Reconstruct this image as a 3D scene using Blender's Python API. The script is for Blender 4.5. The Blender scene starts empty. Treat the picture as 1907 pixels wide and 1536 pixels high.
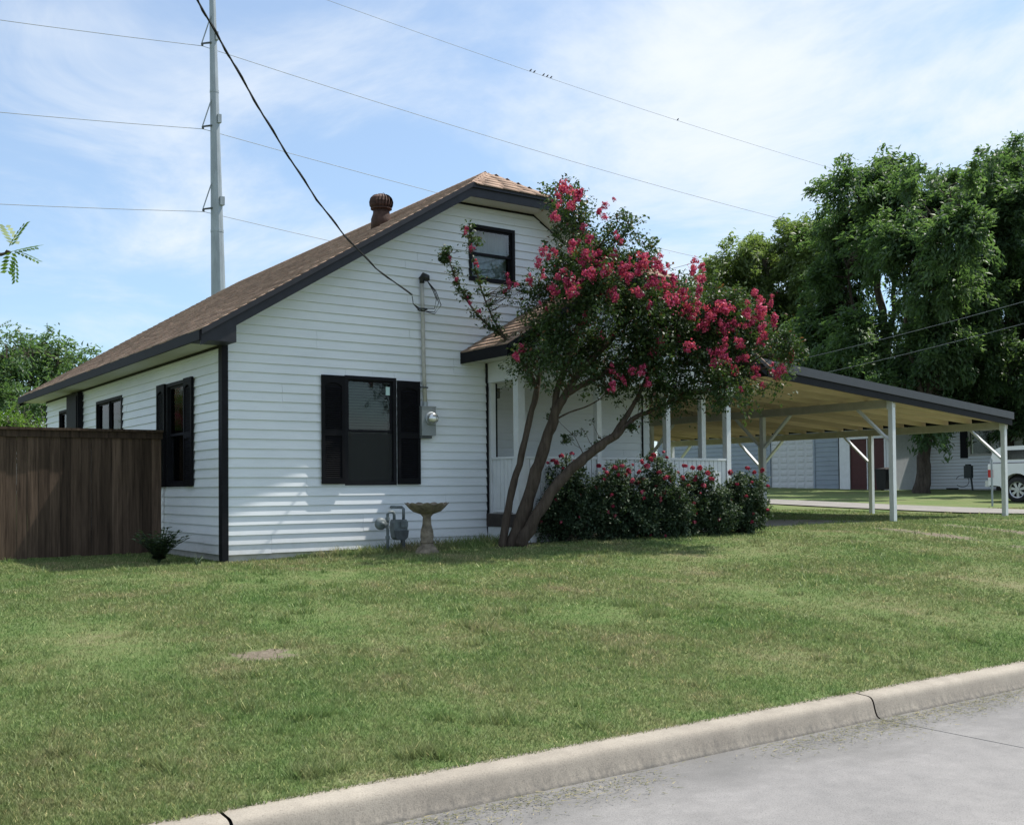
import bpy, math, random
import numpy as np
from mathutils import Matrix, Vector

scene = bpy.context.scene
R_ = math.radians

# ------------------------------------------------------------------ camera
CAM = np.array([-5.00251, -13.54188, 0.82386])
YAW, PITCH, ROLL, FOC, PPX, PPY = 0.61518, 0.02311, -0.00899, 1981.76, 953.5, 864.49
_F = np.array([math.sin(YAW)*math.cos(PITCH), math.cos(YAW)*math.cos(PITCH), math.sin(PITCH)])
_R0 = np.array([math.cos(YAW), -math.sin(YAW), 0.0])
_U0 = np.cross(_R0, _F)
_R = _R0*math.cos(ROLL) + _U0*math.sin(ROLL)
_U = -_R0*math.sin(ROLL) + _U0*math.cos(ROLL)
cd = bpy.data.cameras.new('camera')
cam = bpy.data.objects.new('camera', cd)
scene.collection.objects.link(cam)
cam.matrix_world = Matrix(((_R[0], _U[0], -_F[0], CAM[0]), (_R[1], _U[1], -_F[1], CAM[1]),
                           (_R[2], _U[2], -_F[2], CAM[2]), (0, 0, 0, 1)))
cd.sensor_fit = 'HORIZONTAL'
cd.sensor_width = 36.0
cd.lens = FOC*36.0/1907.0
cd.shift_y = (PPY-768.0)/1907.0
cd.clip_start = 0.1
cd.clip_end = 3000
scene.camera = cam

# ------------------------------------------------------------------ light and sky
SUN_DIR = Vector((1.72, -0.35, 3.1)).normalized()          # towards the sun
SUN_EL = math.asin(SUN_DIR.z)
SUN_AZ = math.atan2(SUN_DIR.x, SUN_DIR.y)                   # from +Y towards +X
world = bpy.data.worlds.new('World')
scene.world = world
world.use_nodes = True
wn, wl = world.node_tree.nodes, world.node_tree.links
wn.clear()
w_out = wn.new('ShaderNodeOutputWorld'); w_bg = wn.new('ShaderNodeBackground')
w_bg.inputs['Strength'].default_value = 0.125
sky = wn.new('ShaderNodeTexSky'); sky.sky_type = 'NISHITA'; sky.sun_disc = False
sky.sun_elevation = SUN_EL; sky.sun_rotation = SUN_AZ
sky.air_density = 1.0; sky.dust_density = 1.2; sky.ozone_density = 1.2; sky.altitude = 200
tc = wn.new('ShaderNodeTexCoord'); sep = wn.new('ShaderNodeSeparateXYZ')
wl.new(tc.outputs['Generated'], sep.inputs[0])
def wmath(op, a, b=None, c=None, clamp=False):
    n = wn.new('ShaderNodeMath'); n.operation = op; n.use_clamp = clamp
    for i, s in enumerate((a, b, c)):
        if s is None: continue
        if isinstance(s, (int, float)): n.inputs[i].default_value = s
        else: wl.new(s, n.inputs[i])
    return n.outputs[0]
zz = wmath('ADD', wmath('MAXIMUM', sep.outputs[2], 0.0), 0.16)
cmb = wn.new('ShaderNodeCombineXYZ')
wl.new(wmath('DIVIDE', sep.outputs[0], zz), cmb.inputs[0]); wl.new(wmath('DIVIDE', sep.outputs[1], zz), cmb.inputs[1])
def wnoise(scale, detail, rough, dist, seed, stretch=(1, 1, 1)):
    mp = wn.new('ShaderNodeMapping'); wl.new(cmb.outputs[0], mp.inputs[0])
    mp.inputs['Location'].default_value = (seed, seed*0.7, 0); mp.inputs['Scale'].default_value = stretch
    mp.inputs['Rotation'].default_value = (0, 0, 0.5)
    n = wn.new('ShaderNodeTexNoise'); n.inputs['Scale'].default_value = scale; n.inputs['Detail'].default_value = detail
    n.inputs['Roughness'].default_value = rough; n.inputs['Distortion'].default_value = dist
    wl.new(mp.outputs[0], n.inputs['Vector']); return n.outputs['Fac']
big = wnoise(0.55, 6, 0.55, 0.4, 5.9)
wisp = wnoise(2.1, 8, 0.62, 0.5, 9.1, (1.0, 0.75, 1))
cl = wmath('ADD', wmath('MULTIPLY', big, 0.55), wmath('MULTIPLY', wisp, 0.45))
mr = wn.new('ShaderNodeMapRange'); mr.interpolation_type = 'SMOOTHSTEP'
wl.new(cl, mr.inputs[0]); mr.inputs[1].default_value = 0.415; mr.inputs[2].default_value = 0.64
mr.inputs[3].default_value = 0.25; mr.inputs[4].default_value = 0.97
tint = wn.new('ShaderNodeMixRGB'); tint.blend_type = 'MULTIPLY'; tint.inputs[0].default_value = 1.0; wl.new(sky.outputs[0], tint.inputs[1]); tint.inputs[2].default_value = (0.86, 1.12, 1.26, 1)
mix = wn.new('ShaderNodeMixRGB'); wl.new(mr.outputs[0], mix.inputs[0]); wl.new(tint.outputs[0], mix.inputs[1])
mix.inputs[2].default_value = (6.0, 6.4, 6.8, 1)
wl.new(mix.outputs[0], w_bg.inputs['Color']); wl.new(w_bg.outputs[0], w_out.inputs[0])

sd = bpy.data.lights.new('sun', 'SUN'); sd.energy = 5.0; sd.angle = R_(0.53); sd.color = (1.0, 0.95, 0.87)
sun = bpy.data.objects.new('sun', sd); scene.collection.objects.link(sun)
sun.rotation_euler = (-SUN_DIR).to_track_quat('-Z', 'Y').to_euler()
sun.location = (20, -10, 40)
vs = scene.view_settings
vs.view_transform = 'Standard'; vs.look = 'None'; vs.exposure = 0.32; vs.gamma = 1.0; vs.use_curve_mapping = False
scene.render.engine = 'CYCLES'
scene.cycles.use_denoising = True
scene.cycles.max_bounces = 6
scene.cycles.transparent_max_bounces = 12

rng = np.random.default_rng(11)
rnd = random.Random(5)

# ------------------------------------------------------------------ helpers
def at(px, py, depth):
    """the point that far along the view axis in the direction surveyed from the photograph"""
    return CAM + depth*(_F + _R*(px-PPX)/FOC - _U*(py-PPY)/FOC)

class MB:
    def __init__(s): s.v = []; s.f = []; s.m = []
    def poly(s, pts, m=0):
        i = len(s.v); s.v += [tuple(map(float, p)) for p in pts]; s.f.append(tuple(range(i, i+len(pts)))); s.m.append(m)
    def hexa(s, p, m=0):                    # p: 4 bottom ccw, 4 top ccw
        i = len(s.v); s.v += [tuple(map(float, q)) for q in p]
        for q in ((3, 2, 1, 0), (4, 5, 6, 7), (0, 1, 5, 4), (1, 2, 6, 5), (2, 3, 7, 6), (3, 0, 4, 7)):
            s.f.append(tuple(i+k for k in q)); s.m.append(m)
    def box(s, a, b, m=0, T=None):
        x0, y0, z0 = a; x1, y1, z1 = b
        p = [(x0, y0, z0), (x1, y0, z0), (x1, y1, z0), (x0, y1, z0), (x0, y0, z1), (x1, y0, z1), (x1, y1, z1), (x0, y1, z1)]
        if T: p = [T(*q) for q in p]
        s.hexa(p, m)
    def prism(s, poly, d, m=0):             # planar polygon (3d points) swept by vector d
        n = len(poly); i = len(s.v); d = np.array(d, float)
        s.v += [tuple(map(float, q)) for q in poly] + [tuple(map(float, np.array(q, float)+d)) for q in poly]
        s.f.append(tuple(range(i+n-1, i-1, -1))); s.m.append(m)
        s.f.append(tuple(range(i+n, i+2*n))); s.m.append(m)
        for k in range(n):
            s.f.append((i+k, i+(k+1) % n, i+n+(k+1) % n, i+n+k)); s.m.append(m)
    def beam(s, a, b, w, h, up=(0, 0, 1), m=0):
        a = np.array(a, float); b = np.array(b, float); d = b-a; d /= np.linalg.norm(d)
        u = np.cross(np.array(up, float), d); u /= np.linalg.norm(u); t = np.cross(d, u)
        o = [(-w/2, -h/2), (w/2, -h/2), (w/2, h/2), (-w/2, h/2)]
        s.hexa([a+u*p+t*q for p, q in o]+[b+u*p+t*q for p, q in o], m)
    def tube(s, pts, rad, n=8, m=0, cap=True):
        pts = [np.array(p, float) for p in pts]; k = len(pts)
        if not hasattr(rad, '__len__'): rad = [rad]*k
        i = len(s.v); ref = np.array((0.31, 0.17, 0.93))
        for j, p in enumerate(pts):
            d = pts[min(j+1, k-1)]-pts[max(j-1, 0)]; d = d/(np.linalg.norm(d)+1e-9)
            u = np.cross(d, ref)
            if np.linalg.norm(u) < 0.15: u = np.cross(d, (1, 0, 0))
            u /= np.linalg.norm(u); w = np.cross(d, u)
            for q in range(n):
                a = 2*math.pi*q/n
                s.v.append(tuple(p+rad[j]*(math.cos(a)*u+math.sin(a)*w)))
        for j in range(k-1):
            for q in range(n):
                q2 = (q+1) % n
                s.f.append((i+j*n+q, i+j*n+q2, i+(j+1)*n+q2, i+(j+1)*n+q)); s.m.append(m)
        if cap:
            s.f.append(tuple(i+q for q in range(n-1, -1, -1))); s.m.append(m)
            s.f.append(tuple(i+(k-1)*n+q for q in range(n))); s.m.append(m)
    def lathe(s, prof, c, n=20, m=0, fn=None):
        i = len(s.v); k = len(prof)
        for j, (r, z) in enumerate(prof):
            for q in range(n):
                a = 2*math.pi*q/n; rr, zz_ = (r, z) if fn is None else fn(r, z, a, j)
                s.v.append((c[0]+rr*math.cos(a), c[1]+rr*math.sin(a), c[2]+zz_))
        for j in range(k-1):
            for q in range(n):
                q2 = (q+1) % n
                s.f.append((i+j*n+q, i+j*n+q2, i+(j+1)*n+q2, i+(j+1)*n+q)); s.m.append(m)
        s.f.append(tuple(i+q for q in range(n-1, -1, -1))); s.m.append(m)
        s.f.append(tuple(i+(k-1)*n+q for q in range(n))); s.m.append(m)
    def build(s, name, mats, parent=None, smooth=False):
        me = bpy.data.meshes.new(name); me.from_pydata(s.v, [], s.f); me.update()
        return link(name, me, mats, parent, smooth, s.m)

def link(name, me, mats, parent=None, smooth=False, mi=None):
    if not isinstance(mats, (list, tuple)): mats = [mats]
    if not me.materials:
        for x in mats: me.materials.append(x)
    if mi is not None and len(mats) > 1: me.polygons.foreach_set('material_index', mi)
    if smooth: me.polygons.foreach_set('use_smooth', [True]*len(me.polygons))
    o = bpy.data.objects.new(name, me); scene.collection.objects.link(o)
    if parent is not None: adopt(o, parent)
    return o
def adopt(o, parent):
    o.parent = parent
    if parent.type == 'EMPTY': o.matrix_parent_inverse = Matrix.Translation(-parent.location)
def tag(o, label, cat, group=None, kind=None):
    if label: o['label'] = label
    if cat: o['category'] = cat
    if group: o['group'] = group
    if kind: o['kind'] = kind
    return o
def thing(name, loc, label, cat, group=None):
    o = bpy.data.objects.new(name, None); scene.collection.objects.link(o)
    o.location = tuple(map(float, loc)); o.empty_display_size = 0.2
    return tag(o, label, cat, group)
def stuff(o): o['kind'] = 'stuff'; return o
def fastmesh(name, V, Fq, attr=None):
    """V (n,3), Fq (m,k) all faces of k corners"""
    me = bpy.data.meshes.new(name); n, (m, k) = len(V), Fq.shape
    me.vertices.add(n); me.vertices.foreach_set('co', np.ascontiguousarray(V, np.float32).ravel())
    me.loops.add(m*k); me.loops.foreach_set('vertex_index', np.ascontiguousarray(Fq, np.int32).ravel())
    me.polygons.add(m); me.polygons.foreach_set('loop_start', np.arange(0, m*k, k, dtype=np.int32))
    try: me.polygons.foreach_set('loop_total', np.full(m, k, np.int32))
    except Exception: pass
    if attr is not None:
        a = me.attributes.new('tone', 'FLOAT', 'FACE'); a.data.foreach_set('value', np.ascontiguousarray(attr, np.float32))
    me.update(calc_edges=True); me.validate()
    return me

# ------------------------------------------------------------------ materials
def _nodes(name):
    m = bpy.data.materials.new(name); m.use_nodes = True
    nt = m.node_tree; b = nt.nodes['Principled BSDF']; return m, nt.nodes, nt.links, b
def ramp(N, L, fac, stops):
    r = N.new('ShaderNodeValToRGB'); e = r.color_ramp.elements
    while len(e) < len(stops): e.new(0.5)
    for i, (p, c) in enumerate(stops): e[i].position = p; e[i].color = (*c, 1)
    L.new(fac, r.inputs[0]); return r.outputs[0]
def pos_noise(N, L, scale, detail=4, rough=0.6, stretch=None, dist=0.0, coord='pos'):
    if coord == 'pos': g = N.new('ShaderNodeNewGeometry').outputs['Position']
    else: g = N.new('ShaderNodeTexCoord').outputs['Object']
    if stretch:
        mp = N.new('ShaderNodeMapping'); mp.inputs['Scale'].default_value = stretch; L.new(g, mp.inputs[0]); g = mp.outputs[0]
    n = N.new('ShaderNodeTexNoise'); n.inputs['Scale'].default_value = scale; n.inputs['Detail'].default_value = detail
    n.inputs['Roughness'].default_value = rough; n.inputs['Distortion'].default_value = dist
    L.new(g, n.inputs['Vector']); return n.outputs['Fac']
def mixc(N, L, fac, a, b, mode='MIX'):
    x = N.new('ShaderNodeMixRGB'); x.blend_type = mode
    for i, s in enumerate((fac, a, b)):
        if isinstance(s, (int, float)): x.inputs[i].default_value = s
        elif isinstance(s, tuple): x.inputs[i].default_value = (*s, 1)
        else: L.new(s, x.inputs[i])
    return x.outputs[0]
def mmath(N, L, op, a, b=0.0, clamp=False):
    n = N.new('ShaderNodeMath'); n.operation = op; n.use_clamp = clamp
    for i, s in enumerate((a, b)):
        if isinstance(s, (int, float)): n.inputs[i].default_value = s
        else: L.new(s, n.inputs[i])
    return n.outputs[0]
def bump(N, L, b, h, strength=0.3, dist=0.01):
    n = N.new('ShaderNodeBump'); n.inputs['Strength'].default_value = strength; n.inputs['Distance'].default_value = dist
    L.new(h, n.inputs['Height']); L.new(n.outputs[0], b.inputs['Normal'])
def plain(name, c, rough=0.6, var=0.12, scale=6.0, bumps=0.0, metal=0.0, spec=0.4, stretch=None, rand=0.0, bscale=60):
    m, N, L, b = _nodes(name)
    f = pos_noise(N, L, scale, 5, 0.62, stretch)
    lo = tuple(x*(1-var) for x in c); hi = tuple(min(1, x*(1+var)) for x in c)
    col = ramp(N, L, f, [(0.3, lo), (0.7, hi)])
    if rand:
        oi = N.new('ShaderNodeObjectInfo')
        k = mmath(N, L, 'ADD', mmath(N, L, 'MULTIPLY', oi.outputs['Random'], 2*rand), 1-rand)
        cc = N.new('ShaderNodeCombineXYZ')
        for i in range(3): L.new(k, cc.inputs[i])
        col = mixc(N, L, 1.0, col, cc.outputs[0], 'MULTIPLY')
    L.new(col, b.inputs['Base Color'])
    b.inputs['Roughness'].default_value = rough; b.inputs['Metallic'].default_value = metal
    b.inputs['Specular IOR Level'].default_value = spec
    if bumps: bump(N, L, b, pos_noise(N, L, bscale, 4, 0.6, stretch), bumps)
    return m
def glassy(name, tint, refl=0.9, rough=0.02):
    m, N, L, b = _nodes(name)
    N.remove(b); out = [n for n in N if n.type == 'OUTPUT_MATERIAL'][0]
    tr = N.new('ShaderNodeBsdfTransparent'); tr.inputs[0].default_value = (*tint, 1)
    gl = N.new('ShaderNodeBsdfGlossy'); gl.inputs['Roughness'].default_value = rough; gl.inputs['Color'].default_value = (refl, refl, refl, 1)
    fr = N.new('ShaderNodeFresnel'); fr.inputs['IOR'].default_value = 1.55
    mx = N.new('ShaderNodeMixShader'); L.new(fr.outputs[0], mx.inputs[0]); L.new(tr.outputs[0], mx.inputs[1]); L.new(gl.outputs[0], mx.inputs[2])
    h = pos_noise(N, L, 1.3, 2); bp = N.new('ShaderNodeBump'); bp.inputs['Strength'].default_value = 0.03; bp.inputs['Distance'].default_value = 0.05
    L.new(h, bp.inputs['Height']); L.new(bp.outputs[0], gl.inputs['Normal'])
    L.new(mx.outputs[0], out.inputs[0]); return m
def leafmat(name, stops, trans=0.35, rough=0.45, spec=0.35):
    """leaf: colour from the per-face tone attribute, diffuse + translucent"""
    m, N, L, b = _nodes(name); out = [n for n in N if n.type == 'OUTPUT_MATERIAL'][0]
    a = N.new('ShaderNodeAttribute'); a.attribute_name = 'tone'
    col = ramp(N, L, a.outputs['Fac'], stops)
    L.new(col, b.inputs['Base Color']); b.inputs['Roughness'].default_value = rough; b.inputs['Specular IOR Level'].default_value = spec
    t = N.new('ShaderNodeBsdfTranslucent'); L.new(mixc(N, L, 1.0, col, (1.25, 1.35, 0.6), 'MULTIPLY'), t.inputs[0])
    mx = N.new('ShaderNodeMixShader'); mx.inputs[0].default_value = trans
    L.new(b.outputs[0], mx.inputs[1]); L.new(t.outputs[0], mx.inputs[2]); L.new(mx.outputs[0], out.inputs[0])
    return m

def lawn_colour(N, L):
    """shared by the soil and the blades: green turf with worn, dry patches"""
    big_ = pos_noise(N, L, 0.55, 4, 0.6, (1, 1, 0.0)); mid = pos_noise(N, L, 2.3, 5, 0.65, (1, 1, 0.0))
    fine = pos_noise(N, L, 14, 4, 0.7, (1, 1, 0.0))
    f = mmath(N, L, 'ADD', mmath(N, L, 'MULTIPLY', big_, 0.38), mmath(N, L, 'ADD', mmath(N, L, 'MULTIPLY', mid, 0.36), mmath(N, L, 'MULTIPLY', fine, 0.26)))
    return ramp(N, L, f, [(0.35, (0.115, 0.208, 0.062)), (0.45, (0.165, 0.240, 0.086)), (0.54, (0.230, 0.258, 0.116)), (0.64, (0.335, 0.290, 0.182))])
def make_ground_mat():
    m, N, L, b = _nodes('lawn_ground')
    turf = mixc(N, L, 0.50, lawn_colour(N, L), (0.060, 0.080, 0.028))
    soil = ramp(N, L, pos_noise(N, L, 22, 6, 0.7), [(0.3, (0.095, 0.078, 0.058)), (0.7, (0.235, 0.200, 0.155))])
    a = N.new('ShaderNodeAttribute'); a.attribute_name = 'dirt'
    k = mmath(N, L, 'ADD', a.outputs['Fac'], mmath(N, L, 'MULTIPLY', mmath(N, L, 'SUBTRACT', pos_noise(N, L, 5, 6, 0.75), 0.5), 1.8))
    k = mmath(N, L, 'MULTIPLY', mmath(N, L, 'SUBTRACT', k, 0.35), 3.0, True)
    L.new(mixc(N, L, k, turf, soil), b.inputs['Base Color']); b.inputs['Roughness'].default_value = 0.95; b.inputs['Specular IOR Level'].default_value = 0.1
    bump(N, L, b, pos_noise(N, L, 40, 5, 0.7), 0.6, 0.02); return m
def make_blade_mat():
    m, N, L, b = _nodes('grass_blade'); out = [n for n in N if n.type == 'OUTPUT_MATERIAL'][0]
    a = N.new('ShaderNodeAttribute'); a.attribute_name = 'tone'
    col = mixc(N, L, 1.0, lawn_colour(N, L), ramp(N, L, a.outputs['Fac'], [(0.0, (0.60, 0.64, 0.55)), (0.7, (1.12, 1.12, 1.08)), (0.93, (1.5, 1.45, 1.3)), (1.0, (3.0, 2.3, 2.6))]), 'MULTIPLY')
    L.new(col, b.inputs['Base Color']); b.inputs['Roughness'].default_value = 0.5; b.inputs['Specular IOR Level'].default_value = 0.25
    t = N.new('ShaderNodeBsdfTranslucent'); L.new(col, t.inputs[0])
    mx = N.new('ShaderNodeMixShader'); mx.inputs[0].default_value = 0.4
    L.new(b.outputs[0], mx.inputs[1]); L.new(t.outputs[0], mx.inputs[2]); L.new(mx.outputs[0], out.inputs[0]); return m
def make_concrete(name, base, stain, speck=0.25):
    m, N, L, b = _nodes(name)
    f = pos_noise(N, L, 1.1, 6, 0.65); g = pos_noise(N, L, 130, 3, 0.7); w = pos_noise(N, L, 8, 6, 0.7)
    col = ramp(N, L, f, [(0.3, stain), (0.65, base)])
    col = mixc(N, L, 0.5, col, ramp(N, L, w, [(0.3, (0.72, 0.72, 0.72)), (0.75, (1.12, 1.11, 1.1))]), 'MULTIPLY')
    col = mixc(N, L, speck, col, ramp(N, L, g, [(0.30, (0.25, 0.25, 0.25)), (0.42, (0.92, 0.92, 0.92)), (0.62, (1.25, 1.25, 1.25))]), 'MULTIPLY')
    L.new(col, b.inputs['Base Color']); b.inputs['Roughness'].default_value = 0.9; b.inputs['Specular IOR Level'].default_value = 0.25
    bump(N, L, b, g, 0.35, 0.004); return m
def make_kerb(name, base, stain):
    m = make_concrete(name, base, stain, 0.5); N, L = m.node_tree.nodes, m.node_tree.links; b = N['Principled BSDF']
    src = b.inputs['Base Color'].links[0].from_socket
    g = N.new('ShaderNodeNewGeometry'); sp = N.new('ShaderNodeSeparateXYZ'); L.new(g.outputs['Position'], sp.inputs[0])
    k = mmath(N, L, 'MULTIPLY', mmath(N, L, 'SUBTRACT', -0.680, sp.outputs[2]), 13.0)          # gutter grime along the foot
    k = mmath(N, L, 'ADD', k, mmath(N, L, 'MULTIPLY', mmath(N, L, 'SUBTRACT', pos_noise(N, L, 30, 5, 0.75, (1, 1, 0.12)), 0.5), 2.2), True)
    L.new(mixc(N, L, k, src, mixc(N, L, 0.75, src, (0.075, 0.075, 0.072))), b.inputs['Base Color']); return m
def make_shingle():
    m, N, L, b = _nodes('brown_shingle')
    a = N.new('ShaderNodeAttribute'); a.attribute_name = 'tone'
    col = ramp(N, L, a.outputs['Fac'], [(0.0, (0.315, 0.222, 0.170)), (0.5, (0.375, 0.268, 0.206)), (1.0, (0.44, 0.318, 0.246))])
    g = pos_noise(N, L, 90, 3, 0.8)
    col = mixc(N, L, 0.6, col, ramp(N, L, g, [(0.35, (0.55, 0.55, 0.55)), (0.65, (1.3, 1.28, 1.26))]), 'MULTIPLY')
    st = pos_noise(N, L, 1.0, 5, 0.65, (1, 0.35, 1)); col = mixc(N, L, 0.45, col, ramp(N, L, st, [(0.3, (0.6, 0.6, 0.62)), (0.7, (1.15, 1.12, 1.1))]), 'MULTIPLY')
    L.new(col, b.inputs['Base Color']); b.inputs['Roughness'].default_value = 0.95; b.inputs['Specular IOR Level'].default_value = 0.15
    bump(N, L, b, g, 0.5, 0.004); return m
def make_siding():
    m, N, L, b = _nodes('white_vinyl_siding')
    f = pos_noise(N, L, 0.7, 5, 0.6, (1, 1, 2.5)); g = pos_noise(N, L, 3, 5, 0.7, (1, 1, 8))
    col = ramp(N, L, f, [(0.3, (0.655, 0.69, 0.73)), (0.7, (0.75, 0.78, 0.815))])
    col = mixc(N, L, 0.35, col, ramp(N, L, g, [(0.25, (0.82, 0.82, 0.80)), (0.6, (1.0, 1.0, 1.0))]), 'MULTIPLY')
    g2 = N.new('ShaderNodeNewGeometry'); sp = N.new('ShaderNodeSeparateXYZ'); L.new(g2.outputs['Position'], sp.inputs[0])
    k = mmath(N, L, 'MULTIPLY', mmath(N, L, 'SUBTRACT', 0.30, sp.outputs[2]), 1.3, True)      # mud splashed up by rain
    k = mmath(N, L, 'MULTIPLY', k, mmath(N, L, 'MULTIPLY', pos_noise(N, L, 9, 6, 0.75), 1.4), True)
    col = mixc(N, L, k, col, (0.30, 0.26, 0.20))
    L.new(col, b.inputs['Base Color']); b.inputs['Roughness'].default_value = 0.42; b.inputs['Specular IOR Level'].default_value = 0.35
    bump(N, L, b, pos_noise(N, L, 2.2, 2, 0.5, (1, 1, 3)), 0.10, 0.03); return m
def make_wood(name, dark, light, grain=(1, 1, 0.06), rough=0.85, rand=0.25, scale=26):
    m, N, L, b = _nodes(name)
    f = pos_noise(N, L, scale, 6, 0.7, grain, 0.15)
    col = ramp(N, L, f, [(0.3, dark), (0.7, light)])
    oi = N.new('ShaderNodeObjectInfo'); k = mmath(N, L, 'ADD', mmath(N, L, 'MULTIPLY', oi.outputs['Random'], 2*rand), 1-rand)
    cc = N.new('ShaderNodeCombineXYZ'); [L.new(k, cc.inputs[i]) for i in range(3)]
    L.new(mixc(N, L, 1.0, col, cc.outputs[0], 'MULTIPLY'), b.inputs['Base Color'])
    b.inputs['Roughness'].default_value = rough; b.inputs['Specular IOR Level'].default_value = 0.2
    bump(N, L, b, f, 0.4, 0.004); return m

M = {}
M['ground'] = make_ground_mat(); M['blade'] = make_blade_mat()
M['road'] = make_concrete('road_concrete', (0.258, 0.249, 0.243), (0.195, 0.190, 0.187), 0.6)
M['kerb'] = make_kerb('kerb_concrete', (0.365, 0.328, 0.275), (0.255, 0.226, 0.190))
def gutter_film(m):
    """silt and tyre film settled along the gutter line"""
    N, L = m.node_tree.nodes, m.node_tree.links; b = N['Principled BSDF']; src = b.inputs['Base Color'].links[0].from_socket
    g = N.new('ShaderNodeNewGeometry'); sp = N.new('ShaderNodeSeparateXYZ'); L.new(g.outputs['Position'], sp.inputs[0])
    k = mmath(N, L, 'MULTIPLY', mmath(N, L, 'ADD', sp.outputs[1], 9.95), 1.25)
    k = mmath(N, L, 'ADD', k, mmath(N, L, 'MULTIPLY', mmath(N, L, 'SUBTRACT', pos_noise(N, L, 2.6, 6, 0.7, (0.45, 1, 1)), 0.5), 2.4), True)
    L.new(mixc(N, L, mmath(N, L, 'MULTIPLY', k, 0.55), src, (0.105, 0.103, 0.098)), b.inputs['Base Color'])
gutter_film(M['road'])
M['joint'] = plain('tar_joint', (0.02, 0.02, 0.02), 0.9)
M['drive'] = make_concrete('pale_drive', (0.275, 0.26, 0.24), (0.20, 0.188, 0.172), 0.2)
M['siding'] = make_siding()
M['white'] = plain('white_paint', (0.65, 0.665, 0.68), 0.5, 0.07, 5, 0.05)
M['soffit'] = plain('cream_soffit', (0.52, 0.51, 0.46), 0.6, 0.06, 4)
M['black'] = plain('black_trim', (0.009, 0.009, 0.012), 0.62, 0.25, 9, 0.08, 0, 0.15)
M['dark_brown'] = plain('dark_brown_paint', (0.035, 0.026, 0.022), 0.6, 0.25, 9, 0.1)
M['shutter'] = plain('black_shutter', (0.006, 0.006, 0.008), 0.65, 0.2, 9, 0, 0, 0.12)
M['found'] = plain('foundation_grey', (0.42, 0.41, 0.39), 0.85, 0.15, 8, 0.2)
M['shingle'] = make_shingle()
M['inside'] = plain('dark_room', (0.03, 0.03, 0.03), 0.9)
M['blind'] = plain('grey_green_blind', (0.085, 0.105, 0.092), 0.6, 0.06)
M['screen'] = plain('insect_screen', (0.018, 0.02, 0.02), 0.7, 0.2)
M['curtain'] = plain('white_curtain', (0.42, 0.44, 0.46), 0.8, 0.08, 12, 0, 0, 0.2, (4, 4, 0.5))
M['glass'] = glassy('window_glass', (0.80, 0.86, 0.84), 0.55, 0.05)
M['sticker'] = plain('pale_sticker', (0.45, 0.62, 0.60), 0.5, 0.05)
M['fence'] = make_wood('weathered_fence', (0.032, 0.021, 0.015), (0.135, 0.092, 0.066), (1, 1, 0.05), 0.9, 0.42)
M['galv'] = plain('galvanised_steel', (0.30, 0.335, 0.36), 0.55, 0.18, 3, 0.05, 0.35, 0.5, (1, 1, 0.3))
M['grey_box'] = plain('grey_meter_box', (0.23, 0.25, 0.26), 0.45, 0.1, 8, 0, 0.3)
M['meter_glass'] = plain('meter_glass_dome', (0.55, 0.56, 0.56), 0.08, 0.1, 20, 0, 0.7, 0.8)
M['conduit'] = plain('painted_conduit', (0.42, 0.41, 0.38), 0.6, 0.2, 10, 0.1)
M['wire'] = plain('black_wire', (0.012, 0.012, 0.012), 0.7)
M['wire_grey'] = plain('aluminium_wire', (0.30, 0.31, 0.32), 0.5)
M['gas'] = plain('grey_gas_meter', (0.14, 0.165, 0.175), 0.55, 0.25, 12, 0.15)
M['gas_dark'] = plain('dark_gas_pipe', (0.07, 0.08, 0.085), 0.6, 0.3, 14, 0.1)
M['stone'] = plain('weathered_cast_stone', (0.185, 0.155, 0.118), 0.95, 0.5, 11, 0.6)
M['rust'] = plain('rusty_turbine', (0.060, 0.032, 0.024), 0.7, 0.4, 10, 0.2, 0.3)
M['bark'] = make_wood('crape_bark', (0.032, 0.024, 0.018), (0.098, 0.076, 0.060), (1, 1, 0.10), 0.85, 0.05, 22)
M['bark_dark'] = make_wood('tree_bark', (0.030, 0.024, 0.020), (0.10, 0.082, 0.066), (1, 1, 0.15), 0.9, 0.1, 9)
M['cream_wood'] = make_wood('carport_wood', (0.50, 0.40, 0.30), (0.68, 0.56, 0.44), (0.08, 1, 1), 0.8, 0.24, 9)
M['beam_wood'] = plain('greyed_white_beam', (0.46, 0.44, 0.40), 0.7, 0.12, 6, 0.05)
M['lamp'] = plain('black_lantern', (0.02, 0.02, 0.02), 0.4)
M['lamp_glass'] = glassy('lantern_glass', (0.75, 0.75, 0.7))
M['bluewall'] = plain('blue_grey_metal_wall', (0.25, 0.295, 0.345), 0.45, 0.08, 1.5)
M['doorwhite'] = plain('garage_door_white', (0.50, 0.51, 0.52), 0.5, 0.05)
M['maroon'] = plain('maroon_door', (0.062, 0.014, 0.014), 0.6, 0.15, 8)
M['greyroof'] = plain('dark_grey_roof', (0.06, 0.06, 0.065), 0.9, 0.2, 5)
M['truck'] = plain('white_car_paint', (0.72, 0.73, 0.75), 0.25, 0.03, 2, 0, 0, 0.6)
M['tyre'] = plain('rubber', (0.02, 0.02, 0.02), 0.8)
M['rim'] = plain('alloy_rim', (0.48, 0.49, 0.50), 0.35, 0.08, 6, 0, 0.7)
M['red_lens'] = plain('red_lens', (0.42, 0.02, 0.02), 0.2)
M['clear_lens'] = plain('clear_lens', (0.75, 0.75, 0.75), 0.2)
M['carglass'] = plain('dark_car_glass', (0.015, 0.017, 0.02), 0.08, 0.1, 5, 0, 0, 0.8)
M['dkgreen'] = plain('dark_green_box', (0.02, 0.028, 0.028), 0.5)
M['bird'] = plain('dark_bird', (0.02, 0.02, 0.022), 0.8)
M['pad'] = plain('shaded_pad', (0.22, 0.205, 0.185), 0.95, 0.2, 8, 0.2)
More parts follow.
